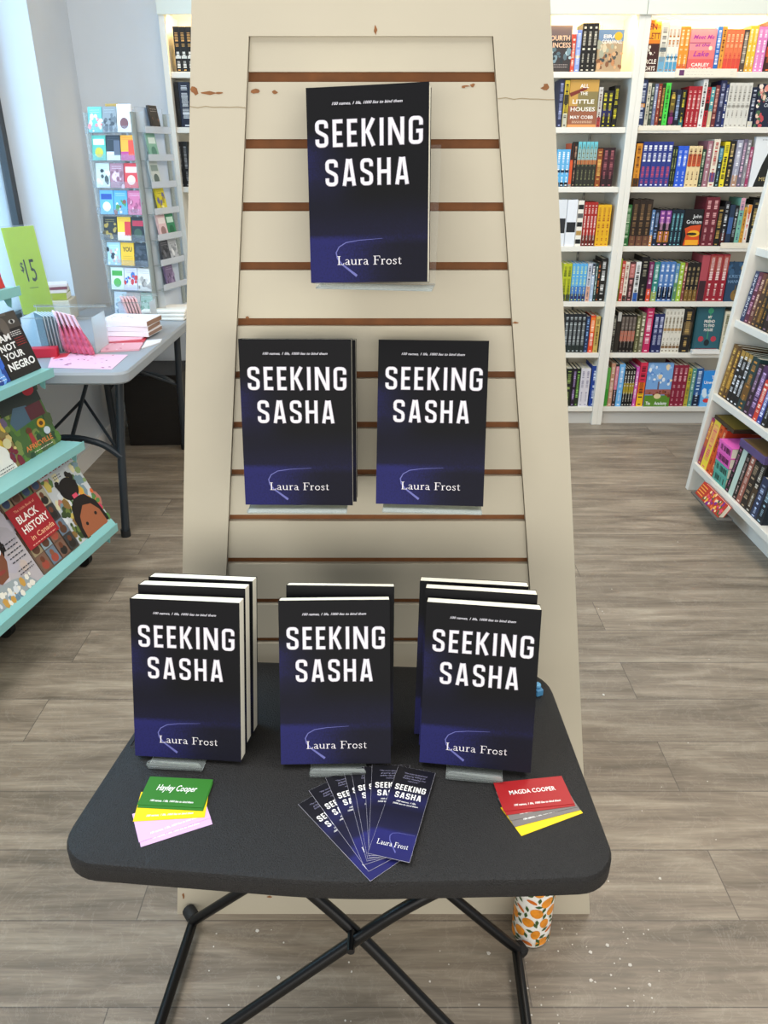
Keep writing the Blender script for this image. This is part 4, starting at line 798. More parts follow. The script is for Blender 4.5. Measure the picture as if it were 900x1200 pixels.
for k, (tl, bl_) in enumerate(fan):
    A = onz(*bl_, TZ); Bp = onz(*tl, TZ); Y = (Bp-A).normalized(); X = Vector((Y.y, -Y.x, 0)); wd, hh, th = .052, .152, .0005
    b = MB(); b.box(0, wd, 0, hh, 0, th, BMM); b.box(-.0002, wd+.0002, -.0002, hh+.0002, .0001, th*.75, EDG); bm_print(b, wd, hh, th)
    o = b.build('bookmark'); o.location = (A.x, A.y, TZ+.0002+.0008*k); o.rotation_euler = (0, 0, math.atan2(X.y, X.x)); tag(o, bl[k], 'bookmark', 'navy bookmarks fanned on the table')
# small blue clip at the table's right rear
o = MB().box(-.006, .006, -.01, .01, 0, .012, pc('4a86b0')).lathe([(.005, .012), (.006, .016), (.004, .019)], pc('6aa6cc'), 12).build('pen_cap', bevel=.002); o.location = onz(629, 812, TZ); o.rotation_euler = (0, 0, R(20)); tag(o, 'small blue plastic piece at the right rear of the black table', 'small item')
# ------------------------------------------------------------------ bottle with oranges
t = thing('water_bottle', 'white water bottle printed with oranges on the floor by the pillar base', 'bottle', (.291, 1.032, 0))
BW_ = mat('bottle_white', 'f4f2ea', .3); prof = [(.026, 0), (.034, .004), (.0365, .012), (.037, .03), (.037, .2), (.034, .215), (.022, .228), (.02, .235)]
b = MB().lathe(prof, BW_, 64)
def wrap(a, z, h=.0003): r = .037+h; a = R(a); return (r*math.sin(a), -r*math.cos(a), z)
def blob(a, z, ra, rz, rot, m, shape='o', h=.0007):
    pts = []
    for q in range(16):
        th = 2*math.pi*q/16; x, y = math.cos(th), math.sin(th)
        if shape == 'l': x = math.copysign(abs(x)**1.0, x); y = y*(1-abs(x))**.55 if abs(x) < 1 else 0
        if shape == 'h': y = y if y > 0 else y*.25
        x *= ra; y *= rz; X = x*math.cos(R(rot))-y*math.sin(R(rot)); Y = x*math.sin(R(rot))+y*math.cos(R(rot)); pts.append(wrap(a+math.degrees(X/.037), max(.0125, z+Y), h))
    c = wrap(a, z, h); n = len(pts); mid = [((Vector(c)+Vector(p))/2) for p in pts]; mid = [tuple(Vector((v.x, v.y, 0)).normalized()*(.037+h)+Vector((0, 0, v.z))) for v in mid]; b.add([c]+mid+pts, [(0, 1+q, 1+(q+1) % n) for q in range(n)]+[(1+q, 1+n+q, 1+n+(q+1) % n, 1+(q+1) % n) for q in range(n)], m)
OR1, OR2, LF = mat('orange_print', 'e8922a', .35, var=.25, vscale=55), mat('orange_print_dark', 'd9701c', .35), mat('leaf_print', '3d5a2c', .4); rr = random.Random(5)
for row in range(8):
    z = .018+row*.0275
    for col in range(7):
        a = -180+col*51.4+(25 if row % 2 else 0)+rr.uniform(-5, 5); k = (row*3+col) % 4
        blob(a, z+rr.uniform(-.003, .003), (.0135, .012, .009, .0105)[k], (.0118, .0115, .0125, .0065)[k], rr.uniform(-40, 60), OR1 if k != 3 else OR2, 'h' if k == 3 else 'o')
        for q in range(2): blob(a+25+rr.uniform(-6, 6), z+(-.005, .009)[q]+rr.uniform(-.003, .003), .0075, .0036, rr.uniform(0, 180), LF, 'l', .0009)
b.build('bottle_body', t, smooth=True); MB().lathe([(.0215, .233), (.0225, .236), (.0225, .262), (.02, .266)], mat('cap_white', 'e8e6e0', .4), 28).build('cap', t, smooth=True)
# ------------------------------------------------------------------ floor debris
b = MB(); rr = random.Random(11); DB = mat('paper_crumbs', 'd6d2ca', .8)
for q in range(95):
    u, v = (rr.uniform(620, 780), rr.uniform(1085, 1200)) if q < 40 else (rr.uniform(220, 620), rr.uniform(1085, 1200)) if q < 70 else (rr.uniform(660, 860), rr.uniform(560, 1080))
    c = onz(u, v, 0); s = rr.uniform(.0008, .0026) if q % 9 else .0045
    b.prism([(c.x+s*math.cos(j*1.257+q)*rr.uniform(.6, 1), c.y+s*math.sin(j*1.257+q)*rr.uniform(.6, 1), .0002) for j in range(5)], (0, 0, s*.4), DB)
tag(b.build('floor_crumbs'), 'tiny white crumbs and paper flecks scattered on the grey floor', 'debris', None, 'stuff')
# ------------------------------------------------------------------ teal book rack at the left
TEAL = mat('teal_metal', '8cc8c8', .38, spec=.5)
RE = Vector((-.95, 2.46, 0)); RA = R(79.7)
RM = Matrix.Translation(RE) @ Matrix.Rotation(RA, 4, 'Z')      # local x runs to the far end, local -y faces the aisle
t = thing('book_rack', 'teal metal book rack on castors with slanted shelves at the left edge', 'book rack', RE, (0, 0, RA))
RS = [(.2018, 1.0244), (.1386, .7653), (.0741, .5146), (0., .2110)]
RL = 1.1
for y, z in RS:
    b = MB(); b.box(-RL, 0, y, y+.20, z-.004, z, TEAL);
    if z < .3: b.prism([(-RL, y+.003, z), (-RL, y+.018, z+.02), (-RL, y+.2, z+.02), (-RL, y+.2, z)], (RL, 0, 0), TEAL)
    b.box(-RL, 0, y-.002, y+.001, z-.026, z+.004, TEAL); b.box(-RL, 0, y, y+.02, z-.027, z-.024, TEAL)
    b.build('shelf', t, bevel=.0012)
    MB().prism([(-.035, y+.012, z-.026), (-.035, y+.045, z-.026), (-.035, y+.03, z-.055), (-.035, y+.018, z-.06)], (.003, 0, 0), TEAL).build('bracket', t)
MB().hexa([(-RL, .27, .16), (-.02, .27, .16), (-RL, .275, .16), (-.02, .275, .16), (-RL, .44, 1.2), (-.02, .44, 1.2), (-RL, .445, 1.2), (-.02, .445, 1.2)], TEAL).build('back_panel', t)
for x in (-1.0, -.1): MB().tube([(x, .31, .06), (x, .45, 1.2)], .014, TEAL, 8).build('upright', t, smooth=True)
for x in (-1.0, -.43, .045):
    cbk = MB().box(x-.03, x+.03, .16, .30, .055, .075, BLACKM).build('castor_bracket', t, bevel=.003)
    c = MB(); c.tube([(x-.012, .19, .032), (x+.012, .19, .032)], .032, mat('castor_rubber', '101010', .6), 20); c.tube([(x-.013, .19, .032), (x+.013, .19, .032)], .013, mat('castor_hub', '5a5a5a', .4), 12); c.build('castor_wheel', cbk, smooth=True)
b = MB().box(-RL, .07, .15, .42, .075, .095, BLACKM); b.build('base_frame', t, bevel=.003)
def rack_book(x0, x1, y, z, h, lean, base, art, label, th=.012, name='picture_book'):
    b = face_book(x1-x0-.002, h, th, base, art); o = b.build(name); o.matrix_world = RM @ Matrix.Translation(((x0+x1)/2, y, z)) @ Matrix.Rotation(R(-lean), 4, 'X')
    tag(o, label, 'book'); return o
SK, SK2, HR = '8a5238', '6a3c28', '1c1614'
# lowest shelf
rack_book(-.207, -.003, .019, .2315, .282, 25.5, 'c8ccd0', [('s', .0, 1, .3, .9, 60, .09, '8aa06a c8b45a d8dce0 b8786a 7a94a0 5a7a4a e0d8b0', 41), ('s', .55, 1, .0, .5, 26, .08, 'c83a5a e0a03a 5a8a4a d86a3a', 42), ('s', .0, .3, .0, .5, 20, .08, '6a7a3a 8a6a3a 3a4a2a', 45), ('e', .5, .6, .24, .14, HR), ('s', .25, .75, .58, .76, 20, .06, HR, 43), ('p', [(.17, .02), (.2, .26), (.3, .4), (.5, .49), (.74, .45), (.92, .3), (.97, .08), (.97, .02)], HR), ('p', [(.25, .0), (.27, .14), (.36, .26), (.56, .35), (.76, .31), (.88, .19), (.9, .0)], 'a3603f'), ('e', .42, .14, .035, .022, HR), ('e', .74, .18, .035, .022, HR), ('r', .47, .6, .47, .52, 'e0506a'), ('r', .0, 1, .84, 1, 'd4d6dc'), ('t', 'ISLANDBORN', .5, .87, .9, .085, '9a3a3a', .02), ('l', .3, .5, .77, .80, 2, '5a5a6a', 3)], 'picture book with a puffy-haired child at the far end of the lowest teal shelf')
cells = []
for i in range(4):
    for j in range(5):
        if not (0 < i < 4 and 1 < j < 4 and i < 3) or True:
            rc = random.Random(i*7+j+50); bc = rc.choice(['6a7a8a', '9a8a6a', '3a3a3a', '7a5a4a', '8aa0a8', '5a6a4a', 'b0a890']); x0, z0 = .03+i*.24, .02+j*.19
            cells += [('r', x0, x0+.225, z0, z0+.18, bc), ('e', x0+.11, z0+.06, .08, .05, rc.choice(['2a2420', '5a3a2a', 'a04a3a', '3a4a6a'])), ('e', x0+.11, z0+.125, .045, .035, rc.choice([SK, SK2]))]
rack_book(-.412, -.209, .019, .2315, .285, 25.5, '6a5648', cells+[('r', .0, .78, .30, .78, 'a3202a'), ('t', 'The Little Book of', .4, .71, .5, .03, 'e8b08a', 0), ('t', 'BLACK', .36, .59, .5, .085, 'f6f0ea'), ('t', 'HISTORY', .42, .47, .64, .085, 'f6f0ea'), ('t', 'in Canada', .45, .37, .58, .06, 'f0b890', .01), ('l', .1, .7, .32, .32, 1, 'e0a090', 5)], 'red titled picture book beside the puffy-haired child cover on the lowest shelf')
rack_book(-.64, -.414, .019, .2315, .285, 25.5, 'b9b2b6', [('s', 0, 1, .2, 1, 30, .16, 'c8c0c6 a8a2aa b4aeb8 c4b4ac', 61), ('e', .38, .55, .32, .2, HR), ('s', .08, .66, .46, .72, 22, .09, '1c1614 2a201c', 62), ('p', [(.14, .56), (.2, .3), (.32, .2), (.48, .22), (.6, .36), (.62, .56), (.4, .64)], '7a4a34'), ('e', .3, .47, .09, .045, 'd8e0e6'), ('e', .52, .49, .09, .045, 'd8e0e6'), ('e', .31, .47, .06, .03, '5a3a2c'), ('e', .52, .49, .06, .03, '5a3a2c'), ('e', .42, .3, .08, .02, '8c3a34'), ('p', [(.0, .0), (.05, .16), (.3, .2), (.5, .18), (.75, .12), (.85, 0)], '9aa4a8'), ('s', .05, .8, .0, .14, 26, .05, 'd8dce0 c89a4a 6a8aa0 e8e4d8', 63), ('t', 'SHE DARED', .62, .83, .7, .08, '1a1a1e'), ('l', .66, .95, .3, .5, 5, '3a3a40', 6), ('l', .66, .95, .16, .2, 2, '3a3a40', 7)], 'pale picture book with a painted woman in glasses, nearest on the lowest shelf')
# middle shelf
rack_book(-.215, -.004, .155, .5155, .21, 17.5, '4a6a3a', [('s', 0, 1, 0, 1, 70, .1, '3f6a34 5a7f3a 2f4a34 7a8a4a 4a5a3a', 71), ('r', .0, 1, .72, 1, '2c3430'), ('p', [(.1, .6), (.3, .78), (.6, .74), (.62, .5), (.15, .46)], '4a6478'), ('r', .55, .95, .5, .72, '5a2c34'), ('e', .8, .93, .14, .08, 'c02434'), ('e', .74, .4, .1, .07, 'd8a02c'), ('e', .74, .4, .05, .035, '5a3a1c'), ('e', .8, .26, .08, .06, 'c8d4e0'), ('e', .4, .38, .07, .05, SK2), ('p', [(.34, .16), (.46, .16), (.44, .34), (.36, .34)], 'a83a3a'), ('t', 'AFRICVILLE', .5, .11, .7, .08, 'e0884a'), ('l', .3, .8, .05, .05, 1, 'f0e8d8', 8)], 'green village picture book at the far end of the middle teal shelf')
rack_book(-.40, -.217, .155, .5155, .235, 17.5, '8a7a4a', [('s', 0, 1, .2, 1, 40, .12, 'b89a3a d8b848 6a5a7a 8a6a2c e0c870', 72), ('p', [(.2, 0), (.25, .3), (.4, .38), (.62, .38), (.78, .28), (.82, 0)], 'e8e6e0'), ('r', .42, .6, .3, .46, SK2), ('e', .5, .53, .12, .12, SK2), ('e', .5, .6, .12, .07, HR), ('e', .46, .54, .02, .012, 'f0f0f0'), ('e', .55, .54, .02, .012, 'f0f0f0'), ('s', .0, .3, 0, .35, 14, .09, '7a2a5a 4a3a6a c8a050', 73), ('s', .78, 1, .05, .4, 12, .08, '7a2a3a d8c080 4a3a6a', 74), ('r', .3, .95, .86, .98, '3a5a8a'), ('t', 'BLAYZE', .5, .76, .75, .085, 'e8e4da'), ('e', .84, .33, .1, .07, 'd8d0a0'), ('l', .3, .75, .02, .06, 2, '4a4a50', 9)], 'gold cover with a boy in a white hoodie on the middle teal shelf')
rack_book(-.60, -.42, .155, .5155, .22, 17.5, 'd8b050', [('s', 0, 1, 0, 1, 40, .12, 'e0c060 c86a3a 4a6a8a', 75)], 'yellow patterned picture book at the near end of the middle teal shelf')
# upper shelf
eye = lambda cx, cz: [('e', cx, cz, .1, .035, 'c8c8c8'), ('e', cx, cz, .045, .032, '16161a')]
rack_book(-.165, -.004, .176, .767, .195, 18, '24201f', [('r', 0, 1, .74, 1, '4e4844'), ('e', .5, .78, .12, .16, '6a625c')]+eye(.25, .84)+eye(.78, .84)+[('r', .3, .7, .955, 1, '6a625c'), ('t', 'I AM', .3, .585, .46, .105, 'f6f6f6', .03), ('t', 'NOT', .34, .44, .5, .105, 'f6f6f6', .03), ('t', 'YOUR', .4, .30, .62, .105, 'f6f6f6', .03), ('t', 'NEGRO', .5, .13, .84, .12, 'f6f6f6', .03), ('l', .58, .9, .62, .68, 3, 'e8e8e8', 12), ('l', .62, .92, .46, .57, 4, 'a83434', 13)], 'black paperback with bold white capitals on the upper teal shelf', .016, 'paperback_book')
rack_book(-.34, -.167, .176, .767, .19, 18, '2a4a9a', [('s', 0, 1, 0, 1, 50, .12, '1f3a8a 3a6ad0 6aa0e8 1a2a5a 8ab8f0', 81), ('l', .2, .9, .05, .1, 2, 'e8f0ff', 14)], 'swirling blue paperback left of the black one on the upper teal shelf', .016, 'paperback_book')
# lying stack under the top shelf and the standing book on it
P0 = RM @ Vector((-.06, .29, .767))
for k, (c, h_) in enumerate([('e07a62', .02), ('1d1d1f', .03), ('e4e0d8', .026), ('2a2a2c', .016), ('efece4', .03)]):
    z = .968-.0 if False else .0
hz = .94
for k, (c, th, l) in enumerate([('d98872', .012, 'salmon book at the bottom of the small lying pile on the teal rack'), ('1f1f21', .016, 'black book in the small lying pile on the teal rack'), ('e9e5dc', .022, 'white book on top of the small lying pile on the teal rack')]):
    b = MB().box(-.19, -.012, .30, .44, hz, hz+th*.95, pc(c)); b.box(-.188, -.0115, .303, .438, hz+.002, hz+th*.95-.002, PAGE); o = b.build('lying_book', bevel=.001); o.matrix_world = RM.copy(); tag(o, l, 'book'); hz += th
RISER = MB().box(-.2, -.005, .29, .45, .7657, .938, pc('c9c2b4')); RISER = RISER.build('storage_box', bevel=.004); RISER.matrix_world = RM.copy(); tag(RISER, 'plain beige carton behind the black paperback on the teal rack', 'box')
rack_book(-.16, -.03, .23, 1.026, .17, 14, 'b8c4d8', [('s', 0, 1, .1, 1, 46, .13, '2a2a3a d86a8a 8ab0e0 f0e8e8 5a3a6a 3a4a7a', 91), ('r', 0, 1, 0, .2, 'c83a34'), ('r', 0, 1, .2, .38, '1c1c2a'), ('t', 'loud', .7, .25, .4, .08, 'f0f0f0')], 'colourful book standing on the top teal shelf at the left edge', .012)
# ------------------------------------------------------------------ grey folding table with gifts
GZ = .72
t = thing('folding_table', 'long grey plastic folding table with dark legs beside the window wall', 'table')
GP = mat('grey_plastic', '9aa0a6', .45, bump=.08, bscale=300)
O2 = rounded([(-1.46, 2.60, .04), (-.89, 2.60, .05), (-.885, 3.98, .05), (-1.46, 3.98, .04)])
b = MB(); rings = []; prof = [(.006, GZ-.042), (0, GZ-.036), (0, GZ-.008), (.006, GZ)]
for d, z in prof: rings += [(x, y, z) for x, y in inset(O2, d)]
n = len(O2); fs = [(j*n+q, j*n+(q+1) % n, (j+1)*n+(q+1) % n, (j+1)*n+q) for j in range(3) for q in range(n)]+[tuple(range(n))[::-1], tuple(range(3*n, 4*n))]
b.add(rings, fs, GP).build('tabletop', t, smooth=True)
GL_ = mat('dark_blue_grey_tube', '2c333a', .4)
for y0, y1 in ((2.86, 2.784), (3.74, 3.80)):
    for x0, x1 in ((-1.0, -1.045), (-1.38, -1.40)):
        MB().tube([(x0, y0, .68), (x1*.6+x0*.4, y0*.5+y1*.5, .35), (x1, y1, .01)], .016, GL_, 12).build('leg', t, smooth=True)
        MB().tube([(x1, y1, .0), (x1, y1, .03)], .019, mat('leg_foot', '1c1f22', .6), 12).build('foot_cap', t, smooth=True)
    MB().tube(bez([(-1.025, y1*.6+y0*.4, .33), (-1.1, y1*.6+y0*.4, .385), (-1.22, y1*.6+y0*.4, .41), (-1.33, y1*.6+y0*.4, .385), (-1.39, y1*.6+y0*.4, .33)]), .013, GL_, 10).build('cross_bar', t, smooth=True)
    yc = 3.2
    MB().tube([(-1.21, y1*.6+y0*.4, .40), (-1.21, y0+(yc-y0)*.55, .55), (-1.21, yc, .68)], .008, GL_, 8).build('brace', t, smooth=True)
    MB().tube([(-1.03, y1*.6+y0*.4, .345), (-1.21, y0+(yc-y0)*.4, .51)], .006, GL_, 8).build('brace', t, smooth=True)
    MB().tube([(-1.38, y1*.6+y0*.4, .345), (-1.21, y0+(yc-y0)*.4, .51)], .006, GL_, 8).build('brace', t, smooth=True)
o = MB().box(-.15, .15, -.15, .15, 0, .375, mat('black_brown_wood', '17120f', .5, var=.2, vscale=12, stretch=(1, 1, 8))).box(-.155, .155, -.155, .155, .36, .38, MC['black_brown_wood']).build('storage_cube', bevel=.003)
o.location = (-1.2, 4.0, 0); o.rotation_euler = (0, 0, R(2)); tag(o, 'dark brown box standing on the floor under the far end of the grey table', 'box')
on = lambda u, v, h=0: onz(u, v, GZ+h)
def flat(pxs, z, th, m, name, label, cat, group=None, extra=None):
    P = [onz(u, v, GZ+z) for u, v in pxs]; b = MB().prism([(p.x, p.y, GZ+z) for p in P], (0, 0, th), m)
    if extra: extra(b, P, GZ+z+th+.0003)
    return tag(b.build(name), label, cat, group)
def dots(cols, n, seed, s=.006):
    def f(b, P, z):
        rr = random.Random(seed)
        for q in range(n):
            a, c = rr.uniform(.06, .94), rr.uniform(.06, .94); p = P[0]*(1-a)*(1-c)+P[1]*a*(1-c)+P[2]*a*c+P[3]*(1-a)*c; ph = rr.random()*3
            b.poly([(p.x+s*math.cos(ph+j*1.05)*(1.5 if j % 3 == 0 else .6), p.y+s*math.sin(ph+j*1.05), z) for j in range(6)], pc(rr.choice(cols.split())))
    return f
PK = pc('efc2d8'); PK2 = pc('e08aa8'); RD = pc('c2283c')
flat([(56, 431), (131, 433), (150, 416), (62, 414)], .0005, .001, PK, 'wrapping_sheet', 'pale pink patterned paper sheet at the front of the grey table', 'paper', None, dots('c86a90 8a3a5a d8a0c0', 26, 3))
o = MB().prism([(0, 0, 0), (.13, 0, 0), (.13, .045, 0), (0, .045, 0)], (0, 0, .035), RD).build('gift_box', bevel=.003); o.location = on(24, 421); o.rotation_euler = (0, 0, R(12)); tag(o, 'small red box between the teal rack and the pink paper sheet', 'box')
flat([(62, 421), (78, 418), (83, 413), (70, 415)], .0016, .0012, pc('d84a5a'), 'paper_tag', 'small coral red paper slip lying on the pink patterned sheet', 'paper')
flat([(117, 404), (167, 403), (175, 393), (125, 392)], .001, .004, RD, 'card_packet', 'flat red packet lying under the notebook stack', 'packet')
flat([(118, 402), (166, 398), (172, 393), (124, 392)], .0055, .004, pc('f0b4c4'), 'card_packet', 'pink packet lying on the red one by the notebooks', 'packet')
flat([(118, 413), (163, 411), (168, 403), (124, 404)], .0006, .006, pc('e6a8b4'), 'card_packet', 'pale rose packet lying in front of the red one', 'packet', None, dots('c04a6a f4dce4', 8, 8))
flat([(166, 409), (188, 402), (190, 398), (172, 400)], .0006, .004, pc('e8e4e4'), 'card_packet', 'white flat packet lying right of the notebooks', 'packet')
def book_stack(u, v, rot, w_, d_, specs, name, cat, group, dotc=None):
    z = .011
    for k, (th, m, edge, l, jx, jr) in enumerate(specs):
        b = MB().box(-w_/2, w_/2, -d_/2, d_/2, 0, th-.0008, m); b.box(-w_/2+.001, w_/2+.0004, -d_/2+.002, d_/2-.002, .002, th-.003, edge)
        if dotc: dots(dotc, 22, k+5, .004)(b, [Vector((-w_/2, -d_/2, 0)), Vector((w_/2, -d_/2, 0)), Vector((w_/2, d_/2, 0)), Vector((-w_/2, d_/2, 0))], th-.0006)
        o = b.build(name, bevel=.0012); p = on(u, v); o.location = (p.x+jx, p.y, GZ+z); o.rotation_euler = (0, 0, R(rot+jr)); tag(o, l, cat, group); z += th
book_stack(155, 393, -6, .205, .15, [(.02, pc('f2eef0'), pc('9a7a6a'), 'lowest white speckled notebook of the stack on the grey table', 0, 0), (.021, pc('f0ecef'), pc('a07c68'), 'middle white speckled notebook of the stack on the grey table', -.004, 2), (.023, pc('f4f0f2'), pc('9c7864'), 'topmost white speckled notebook of the stack on the grey table', .002, -2)], 'notebook', 'notebook', 'speckled notebooks in a stack', 'c8a0a8 8a5a6a d8b0b8')
CLO = mat('white_cloth', 'eceae2', .9, bump=.3, bscale=90)
for k in range(3):
    b = MB().box(-.1, .1, -.08, .08, 0, .015, CLO); o = b.build('folded_cloth', bevel=.006, seg=3); p = on(197, 372); o.location = (p.x, p.y, GZ+.0005+k*.0156); o.rotation_euler = (0, 0, R(-4+3*k)); tag(o, ('lowest', 'middle', 'topmost')[k]+' white folded cloth in the pile near the spinner rack', 'cloth', 'white folded cloths')
def bin_(u0, u1, v, depth, hgt, label, yaw=0):
    A = on(u0, v); B = on(u1, v); wd = (B-A).length; t = thing('clear_bin', label, 'storage bin', (A+B)/2+Vector((0, depth/2, 0)), (0, 0, R(yaw))); k = .003; x = wd/2; y = depth/2
    for nm, a in (('bin_wall', (-x, x, -y, -y+k, 0, hgt)), ('bin_wall', (-x, x, y-k, y, 0, hgt*1.15)), ('bin_wall', (-x, -x+k, -y+k, y-k, 0, hgt)), ('bin_wall', (x-k, x, -y+k, y-k, 0, hgt)), ('bin_floor', (-x+k, x-k, -y+k, y-k, 0, k))):
        MB().box(*a, ACR).build(nm, t)
    r = MB().box(-x-.008, x+.008, y-.004, y+.01, hgt*1.15-.008, hgt*1.15, ACRD); r.box(-x, x, -y-.003, -y+.001, hgt-.004, hgt, ACRD); r.build('bin_rim', t, bevel=.001); return t, wd
tb, wd = bin_(32, 114, 415, .15, .135, 'clear plastic bin of packets and pink bags on the grey table')
c = tb.location
for k in range(8):
    b = MB().box(-.002, .002, -.055, .055, .004, .135, pc('4a5f66')); b.box(.002, .0055, -.056, .056, .004, .137, pc('cfd6d8')); o = b.build('card_packet'); o.location = (c.x-wd/2+.045+k*.0125, c.y-.005, GZ); o.rotation_euler = (0, R(-3), R(38)); tag(o, ('%s of the eight grey-green card packets in the clear bin' % ('leftmost' if k == 0 else 'rightmost' if k == 7 else ORD[k]+' from the left')), 'packet', 'card packets in the clear bin')
for k in range(5):
    tt = thing('gift_bag', ('leftmost', 'second from left', 'middle', 'fourth from left', 'front right')[k]+' cellophane bag of pink confection leaning in the clear bin', 'gift bag', (c.x+.015+k*.024, c.y-.05-k*.008, GZ+.004), (R(-3), R(-10-2*k), R(30+3*k)), 'pink gift bags in the clear bin')
    pts = [(-.012, -.032, 0), (.012, -.032, 0), (.012, .032, 0), (-.012, .032, 0)]
    rings = []; pr_ = [(0, .9, .9), (.02, 1.15, 1.05), (.06, 1.0, 1.05), (.09, .45, 1.0), (.115, .15, .95)]
    for z, sx_, sy_ in pr_: rings += [(.013*sx_*math.cos(q*math.pi/5), .034*sy_*math.sin(q*math.pi/5), z) for q in range(10)]
    b = MB().add(rings, [(j*10+q, j*10+(q+1) % 10, (j+1)*10+(q+1) % 10, (j+1)*10+q) for j in range(4) for q in range(10)]+[tuple(range(10))[::-1]], mat('pink_cellophane', 'c45a72', .25, var=.35, vscale=60)); b.build('bag_body', tt, smooth=True)
    MB().box(-.0025, .0025, -.03, .03, .1, .155, pc('efc8d2')).build('header_card', tt)
tb2, wd2 = bin_(146, 184, 394, .10, .12, 'clear acrylic box of pink packs beside the spinner rack')
tb2.location = on(165, 385); c2 = tb2.location.copy()
for k in range(5):
    b = MB().box(-.004, .004, -.04, .04, .004, .135, pc('e3b4b4')); b.box(-.0042, .0042, -.03, .03, .1, .13, pc('c99090')); o = b.build('card_packet'); o.location = (c2.x-.035+k*.0135, c2.y, GZ+.001); o.rotation_euler = (0, R(-12), R(25)); tag(o, ('leftmost', 'second', 'middle', 'fourth', 'rightmost')[k]+' of five dusty pink packs in the acrylic box', 'packet', 'dusty pink packs')
for k, (cc, l) in enumerate([('a8b04a', 'lime green notebook lying behind the clear bin'), ('e8dcd8', 'pale notebook on the lime one behind the clear bin'), ('8a5a64', 'mauve notebook in the pile behind the clear bin'), ('efe6e4', 'topmost cream notebook of the pile behind the clear bin')]):
    th = (.03, .014, .012, .012)[k]; z0 = sum((.09, .03, .014, .012)[:k+1]) if k else .09
    b = MB().box(-.075, .075, -.05, .05, 0, th-.0006, pc(cc)); b.box(-.074, .0755, -.048, .0505, .002, th-.003, PAGE); o = b.build('notebook', bevel=.001); p = on(62, 375); o.location = (p.x, p.y+.03, GZ+z0); o.rotation_euler = (0, 0, R(10+4*k)); tag(o, l, 'notebook', 'notebooks behind the clear bin')
o = MB().box(-.09, .09, -.07, .07, 0, .0895, pc('d8cdb8')).build('carton', bevel=.003); p = on(62, 375); o.location = (p.x, p.y+.03, GZ+.0002); o.rotation_euler = (0, 0, R(8)); tag(o, 'beige carton holding up the lime notebooks behind the clear bin', 'box')
# price sign in its holder
p = on(46, 402); t = thing('price_sign', 'lime green price sign in a clear holder at the left of the grey table', 'sign', (-1.385, 3.15, GZ), (0, R(-4), R(4)))
sw, sh = .125, .33; S0 = .1
MB().box(-sw/2, sw/2, .003, .005, S0, S0+sh, pc('a9c02c')).build('sign_card', t)
b = MB(); art_on(b, sw, sh, '', [('t', '$', -.02+.36, .5, .1, .11, '22261a', .01), ('t', '15', .58, .38, .32, .27, '22261a', .0), ('l', .42, .68, .3, .3, 1, '4a5a1c', 3)], .003); b.M = None
for v in b.v: v.z += S0
b.build('sign_lettering', t)
MB().box(-sw/2-.004, sw/2+.004, -.0005, .0012, 0, S0+sh+.006, clear('clear_sign_sleeve', 'eef4f6', .03)).box(-sw/2-.004, sw/2+.004, .0055, .007, 0, S0+sh+.006, MC['clear_sign_sleeve']).build('sleeve', t)
MB().box(-sw/2-.004, sw/2+.004, -.05, .06, 0, .003, ACRD).build('foot', t)
# ------------------------------------------------------------------ spinner rack of small books
sp_rot = R(-16); SPC = Vector((-1.10, 3.70, GZ))
t = thing('spinner_rack', 'tall clear acrylic spinner rack of small books on the far end of the grey table', 'display rack', SPC, (0, 0, sp_rot))
CLR = clear('frosted_rack_acrylic', 'dfe6ee', .07, .12); hw = .108; RH = .86; TI = [1.485-GZ-.1065*k for k in range(8)]
MB().lathe([(.13, .002), (.13, .012), (.05, .02)], ACRD, 28).build('base', t, smooth=True)
MB().tube([(0, 0, .01), (0, 0, RH)], .012, mat('rack_pole', 'c8ccd0', .3, metal=.5), 12).build('pole', t, smooth=True)
for k, a in enumerate((0, 90, 180, 270)):
    b = MB(); b.M = Matrix.Rotation(R(a), 4, 'Z')
    b.box(-hw, hw, -hw, -hw+.002, .03, RH, CLR); b.box(-hw, -hw+.003, -hw-.036, -hw, .02, RH-.02, ACRD); b.box(hw-.003, hw, -hw-.036, -hw, .02, RH-.02, ACRD); b.build('side_panel', t)
    for z in TI:
        b = MB(); b.M = Matrix.Rotation(R(a), 4, 'Z'); b.box(-hw+.004, hw-.004, -hw-.036, -hw, z-.003, z-.0005, ACRD); b.box(-hw+.004, hw-.004, -hw-.0385, -hw-.036, z-.003, z+.024, CLR); b.build('pocket', t)
MB().box(-.03, .03, -hw+.0022, -hw+.004, RH-.01, RH+.012, pc('c29a4a')).build('topper_tag', t)
SM = Matrix.Translation(SPC) @ Matrix.Rotation(sp_rot, 4, 'Z')
def mini(face, x, z, w_, h_, base, art, label):
    b = face_book(w_, h_, .009, base, art); o = b.build('gift_book'); o.matrix_world = SM @ Matrix.Rotation(R(face), 4, 'Z') @ Matrix.Translation((x, -hw-.033, z)) @ Matrix.Rotation(R(-9), 4, 'X'); tag(o, label, 'book', 'small books in the spinner rack')
def A(kind, a, b_, s):
    if kind == 'd': return [('s', .05, .95, .05, .7, 14, .16, a, s), ('t' if False else 'l', .15, .85, .78, .86, 2, b_, s)]
    if kind == 't': return [('r', .1, .9, .62, .85, a), ('e', .5, .32, .3, .2, b_)]
    if kind == 'r': return [('r', 0, 1, 0, .35, a), ('r', .55, 1, .2, .8, b_), ('l', .1, .9, .82, .9, 2, b_, s)]
